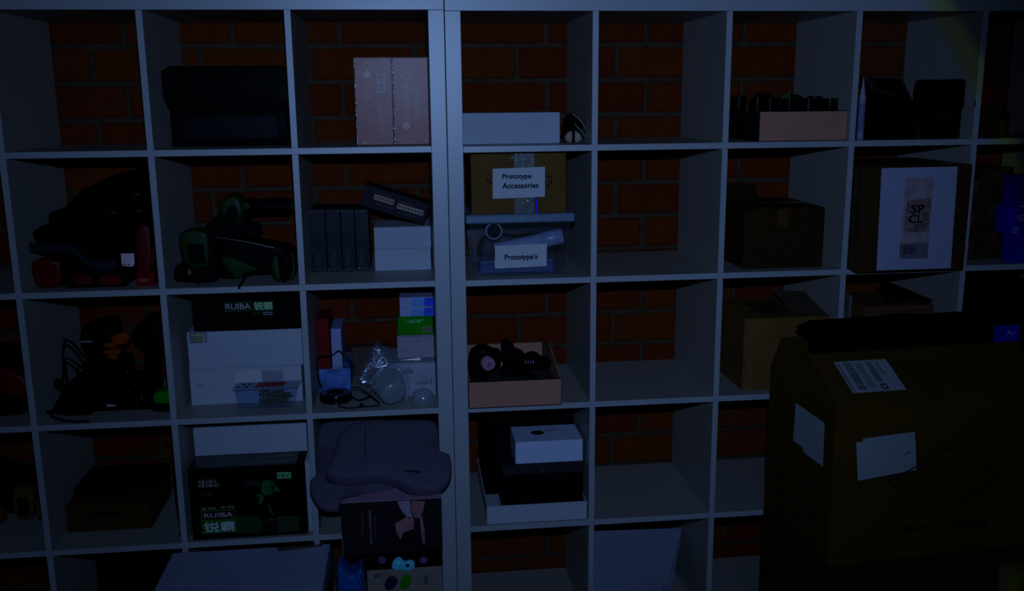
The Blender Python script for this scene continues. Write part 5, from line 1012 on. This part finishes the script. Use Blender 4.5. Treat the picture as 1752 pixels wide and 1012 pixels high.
    MB().slab([fr(*c)+e for c in ((1464.5, 757), (1467.5, 823), (1568, 804), (1565, 739), (1476, 751), (1476, 756))], .0006).build('white_label', lab, t)
    b = MB(); b.add([fr(*c)+e*2 for c in ((1543, 782), (1552, 772), (1562, 773), (1548, 779))], [(0, 1, 2, 3)]); b.build('scribble', mat('faint_ink', (1, 1, 1, 1)), t)
    e2 = Vector((-.001, 0, 0)); MB().slab([lf(*c)+e2 for c in ((1362, 690), (1357.5, 754), (1374, 766), (1375, 774), (1408, 799), (1411, 724))], .0006).build('white_label', lab, t)
    b = MB(); D4 = [fr(*c)+e*.6 for c in ((1518, 825), (1624, 768), (1716, 815), (1612, 872))]
    for i in range(4): b.tube([D4[i], D4[(i+1) % 4]], .0022, 6, 0)
    b.build('diamond_mark', INK, t)
    b = MB()
    for i in range(4): p0, p1 = fr(1575+i*9, 873+i*4)+e*.6, fr(1610+i*12, 884+i*3)+e*.6; b.tube([p0, p1], .0012, 6, 0)
    b.build('handling_mark', mat('faded_ink', seen((5, 5, 3), LOW), .8), t)
    o_, e_, g_ = fr(1546, 913), fr(1690, 906), fr(1546, 898); text('MADE IN CHINA', t, o_, e_-o_, g_-o_, INK, .0012, bold=.02)
    b = MB(); rr = random.Random(8)
    for r_ in range(5):
        a, c = 1322+r_*3, 776+r_*26; x = 0
        while x < 66: w_ = rr.uniform(9, 20); h_ = rr.uniform(9, 13); L = [lf(a+x, c+x*.78), lf(a+x, c+x*.78+h_), lf(a+x+w_, c+(x+w_)*.78+h_), lf(a+x+w_, c+(x+w_)*.78)]; b.add([v+e2 for v in L], [(0, 1, 2, 3)]); x += w_+rr.uniform(1, 5)
    b.build('side_print_shade', mat('faded_ink', seen((5, 5, 3), LOW), .8), t)
    p = at(1732, 1000, -.56); u = thing('white_jug', 'white plastic jug standing on the floor at the bottom right corner', 'jug', (p.x+.012, -.56, FZ)); zt = at(1732, 974, -.56).z-FZ; r = at(1758, 1000, -.56).x-at(1706, 1000, -.56).x; r *= .55
    MB().lathe([(r*.9, 0), (r, .006), (r, zt-.02), (r*.92, zt-.006), (r*.7, zt)], 32).build('jug_body', mat('milky_plastic', seen((15, 21, 38), LOW), .5, .2), u, True); MB().lathe([(r*.3, zt+.0003), (r*.3, zt+.012), (r*.25, zt+.014)], 20, (r*.6*0+.02, .0, 0)).build('cap', mat('green_cap', seen((6, 20, 12), LOW), .5), u, True)
cartons()

# ------------------------------------------------------------------ prints belong to the label they are printed on; soft things give way to the boards
FLAT = ('black_power_adapter', 'black_pouch', 'hair_dryer', 'black_nozzle', 'black_clipper', 'coiled_black_cable_bundle', 'grey_parts_bag')
for t in [o for o in bpy.data.objects if o.parent is None and o.name.split('.')[0] in FLAT]:
    for m in t.children:
        for v in m.data.vertices: v.co.z = max(v.co.z, 0)
for o_ in bpy.data.objects:
    if o_.parent and o_.name.split('.')[0] in ('small_print', 'pictogram', 'label_print'): o_['kind'] = 'stuff'
bpy.context.view_layer.update()
HOST = ('label', 'printed_sheet', 'logo_panel', 'logo_frame', 'print_panel', 'badge', 'sticker', 'white_sticker', 'barcode_label', 'shipping_label', 'red_label', 'white_label', 'blue_sticker', 'picture', 'tag')
GUEST = ('lettering', 'barcode', 'small_print', 'pictogram', 'label_print', 'label_icon', 'scribble', 'tag_print', 'picture')
base = lambda o: o.name.split('.')[0]
def bb(o): return [(min(v.co[i] for v in o.data.vertices), max(v.co[i] for v in o.data.vertices)) for i in range(3)]
for t in [o for o in bpy.data.objects if o.parent is None and o.type == 'EMPTY']:
    kids = [c for c in t.children if c.type == 'MESH']
    hosts = [(h, bb(h)) for h in kids if base(h) in HOST]
    for g in kids:
        if base(g) not in GUEST: continue
        c = [sum(x)/2 for x in bb(g)]; best = None
        for h, B in hosts:
            if h is g or base(h) == base(g) or h.parent is not t: continue
            if all(B[i][0]-.004 <= c[i] <= B[i][1]+.004 for i in range(3)):
                a = (B[0][1]-B[0][0])*(B[2][1]-B[2][0])
                if best is None or a < best[0]: best = (a, h)
        if best and not g.children: g.parent = best[1]
def all_meshes(o):
    for c in o.children:
        if c.type == 'MESH': yield c
        yield from all_meshes(c)
bpy.context.view_layer.update()
for t in [o for o in bpy.data.objects if o.parent is None and o.type == 'EMPTY']:
    if base(t) in ('cube_shelf_unit', 'big_carton', 'lower_carton', 'black_laptop_bag'): continue
    p = t.location; lims = [cellL(c) for c in range(1, 6)]+[cellR(c) for c in range(1, 6)]
    lim = [l for l in lims if l[0]-.02 <= p.x <= l[1]+.02]
    right = p.x > -.001; rows = [(r+(DZ if right else 0), r+(DZ if right else 0)+CW) for r in ROWS]
    row = [r for r in rows if r[0]-.006 <= p.z < r[1]]
    if not lim or not row or p.y < -.1: continue
    lim, row = lim[0], row[0]
    for m in all_meshes(t):
        W4 = m.matrix_world.copy(); I4 = W4.inverted(); ch = False
        for v in m.data.vertices:
            q = W4 @ v.co; q0 = q.copy()
            if q.y > -.004:
                q.x = min(max(q.x, lim[0]+.0012), lim[1]-.0012); q.z = min(max(q.z, row[0]+.0002), row[1]-.0012); q.y = min(q.y, .392)
            if (q-q0).length > 1e-7: v.co = I4 @ q; ch = True
        if ch: m.data.update()
